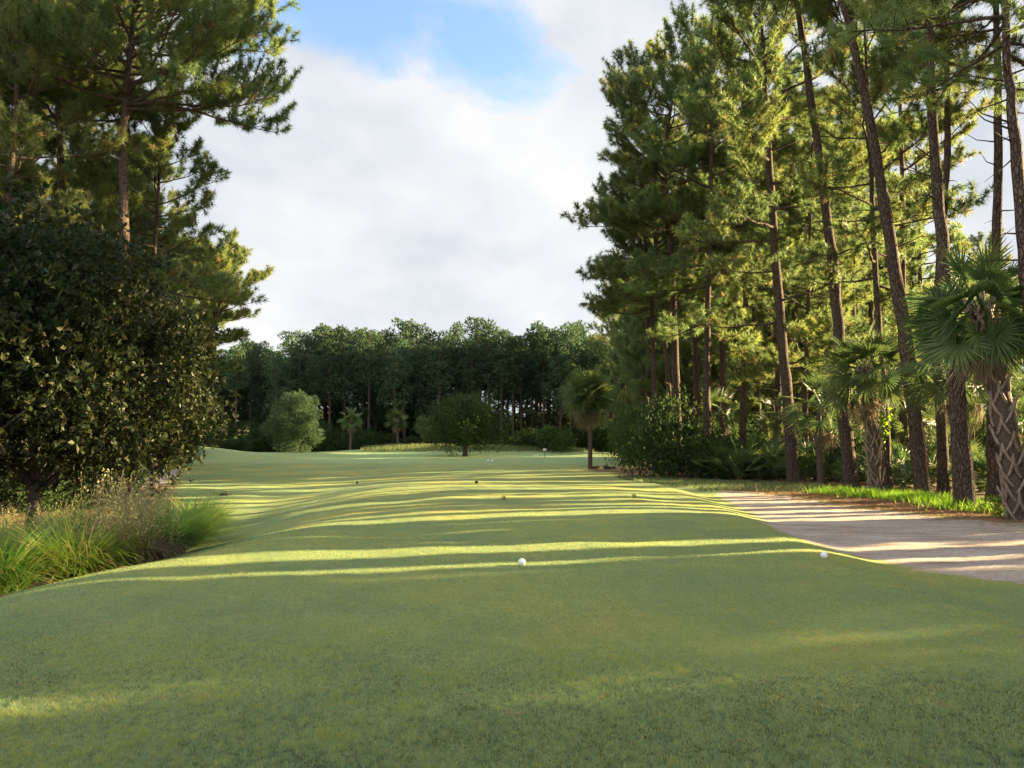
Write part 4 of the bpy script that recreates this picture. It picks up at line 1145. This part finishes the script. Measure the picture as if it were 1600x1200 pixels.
# ================================================================== SKY, SUN, CAMERA
w = bpy.data.worlds.new('World'); SC.world = w; w.use_nodes = True
nt = w.node_tree; nt.nodes.clear()
tc = N(nt, 'ShaderNodeTexCoord'); G = tc.outputs['Generated']
sky = N(nt, 'ShaderNodeTexSky', sky_type='NISHITA'); sky.sun_disc = False
sky.sun_elevation = SUN_EL; sky.sun_rotation = SUN_AZ; sky.air_density = 1.0; sky.dust_density = .8; sky.ozone_density = 2.0
sep = N(nt, 'ShaderNodeSeparateXYZ'); nt.links.new(G, sep.inputs[0])
az = math_(nt, 'ARCTAN2', sep.outputs[0], sep.outputs[1]); el = math_(nt, 'ARCSINE', sep.outputs[2])
cmb = N(nt, 'ShaderNodeCombineXYZ'); nt.links.new(az, cmb.inputs[0]); nt.links.new(math_(nt, 'MULTIPLY', el, 1.9), cmb.inputs[1])
CV = cmb.outputs[0]
n1 = noise(nt, CV, 3.1, 9, .60, dist=.30); n2 = noise(nt, CV, 9, 6, .6)


def sdir(px, py):
    d = at(px, py, 1.0) - np.array([0, 0, CAMH]); d /= np.linalg.norm(d)
    return math.atan2(d[0], d[1]), math.asin(d[2])


def hole(px, py, ra, re, tilt=0.0):
    a0, e0 = sdir(px, py)
    da = math_(nt, 'SUBTRACT', az, a0); de = math_(nt, 'SUBTRACT', el, e0)
    da2 = math_(nt, 'DIVIDE', math_(nt, 'MULTIPLY_ADD', de, tilt, da), ra); de2 = math_(nt, 'DIVIDE', de, re)
    r = math_(nt, 'SQRT', math_(nt, 'ADD', math_(nt, 'MULTIPLY', da2, da2), math_(nt, 'MULTIPLY', de2, de2)))
    return math_(nt, 'SUBTRACT', 1.0, r)


h1 = math_(nt, 'MAXIMUM', hole(740, 75, .12, .075, .6), hole(570, 0, .23, .085, .3))
h1 = math_(nt, 'MAXIMUM', h1, hole(395, 30, .05, .05))
h1 = math_(nt, 'MAXIMUM', h1, -.55)
hv = math_(nt, 'ADD', h1, math_(nt, 'MULTIPLY', math_(nt, 'SUBTRACT', n1, .5), 2.4))
hv = math_(nt, 'ADD', hv, math_(nt, 'MULTIPLY', math_(nt, 'SUBTRACT', n2, .5), .9))
hm = ramp(nt, [(-.0, (1, 1, 1)), (.28, (.42, .42, .42)), (.60, (.06, .06, .06))], hv)
cover = hm.outputs[0]
tone = ramp(nt, [(.28, (1.68, 1.84, 2.12)), (.46, (2.25, 2.33, 2.46)), (.60, (2.66, 2.66, 2.66)), (.78, (2.95, 2.91, 2.80))], math_(nt, 'MULTIPLY_ADD', math_(nt, 'SUBTRACT', n2, .5), .16, noise(nt, CV, 2.2, 5, .5)))
skyc = N(nt, 'ShaderNodeHueSaturation'); skyc.inputs['Saturation'].default_value = 1.0; skyc.inputs['Value'].default_value = 1.3
nt.links.new(sky.outputs[0], skyc.inputs['Color'])
# clouds overhead and behind the camera, unseen, brightened to add fill to the shade
unseen_fill = math_(nt, 'MAXIMUM', ramp(nt, [(.55, (0, 0, 0)), (.85, (1, 1, 1))], sep.outputs[2]).outputs[0], ramp(nt, [(.0, (1, 1, 1)), (.25, (0, 0, 0))], sep.outputs[1]).outputs[0])
tone2 = N(nt, 'ShaderNodeHueSaturation'); nt.links.new(tone.outputs[0], tone2.inputs['Color']); nt.links.new(math_(nt, 'MULTIPLY_ADD', unseen_fill, .5, 1.0), tone2.inputs['Value'])
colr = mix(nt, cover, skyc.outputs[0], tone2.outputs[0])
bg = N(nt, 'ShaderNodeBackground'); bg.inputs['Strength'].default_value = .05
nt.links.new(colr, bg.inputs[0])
wo = N(nt, 'ShaderNodeOutputWorld'); nt.links.new(bg.outputs[0], wo.inputs[0])

sl = bpy.data.lights.new('sun', 'SUN'); sl.energy = 5.0; sl.angle = R(.55); sl.color = (1.0, .775, .40)
so = bpy.data.objects.new('sun', sl); COL.objects.link(so)
sd = Vector((math.sin(SUN_AZ) * math.cos(SUN_EL), math.cos(SUN_AZ) * math.cos(SUN_EL), math.sin(SUN_EL)))
so.rotation_euler = sd.to_track_quat('Z', 'Y').to_euler(); so.location = (60, 20, 40)

cam = bpy.data.cameras.new('camera'); co = bpy.data.objects.new('camera', cam); COL.objects.link(co)
cam.sensor_width = 36; cam.lens = 36 * F / 1600; cam.clip_end = 3000; cam.clip_start = .05
co.location = (0, 0, CAMH); co.rotation_euler = (math.pi / 2 + PITCH, 0, 0)
SC.camera = co

SC.view_settings.view_transform = 'Standard'; SC.view_settings.look = 'None'
SC.view_settings.exposure = 2.9; SC.view_settings.gamma = 1
SC.render.engine = 'CYCLES'
cy = SC.cycles
cy.max_bounces = 4; cy.diffuse_bounces = 2; cy.glossy_bounces = 2; cy.transmission_bounces = 3; cy.volume_bounces = 0; cy.transparent_max_bounces = 4
cy.use_adaptive_sampling = True; cy.adaptive_threshold = .015
cy.use_denoising = True
try:
    cy.denoiser = 'OPENIMAGEDENOISE'
except Exception:
    pass
cy.sample_clamp_indirect = 4
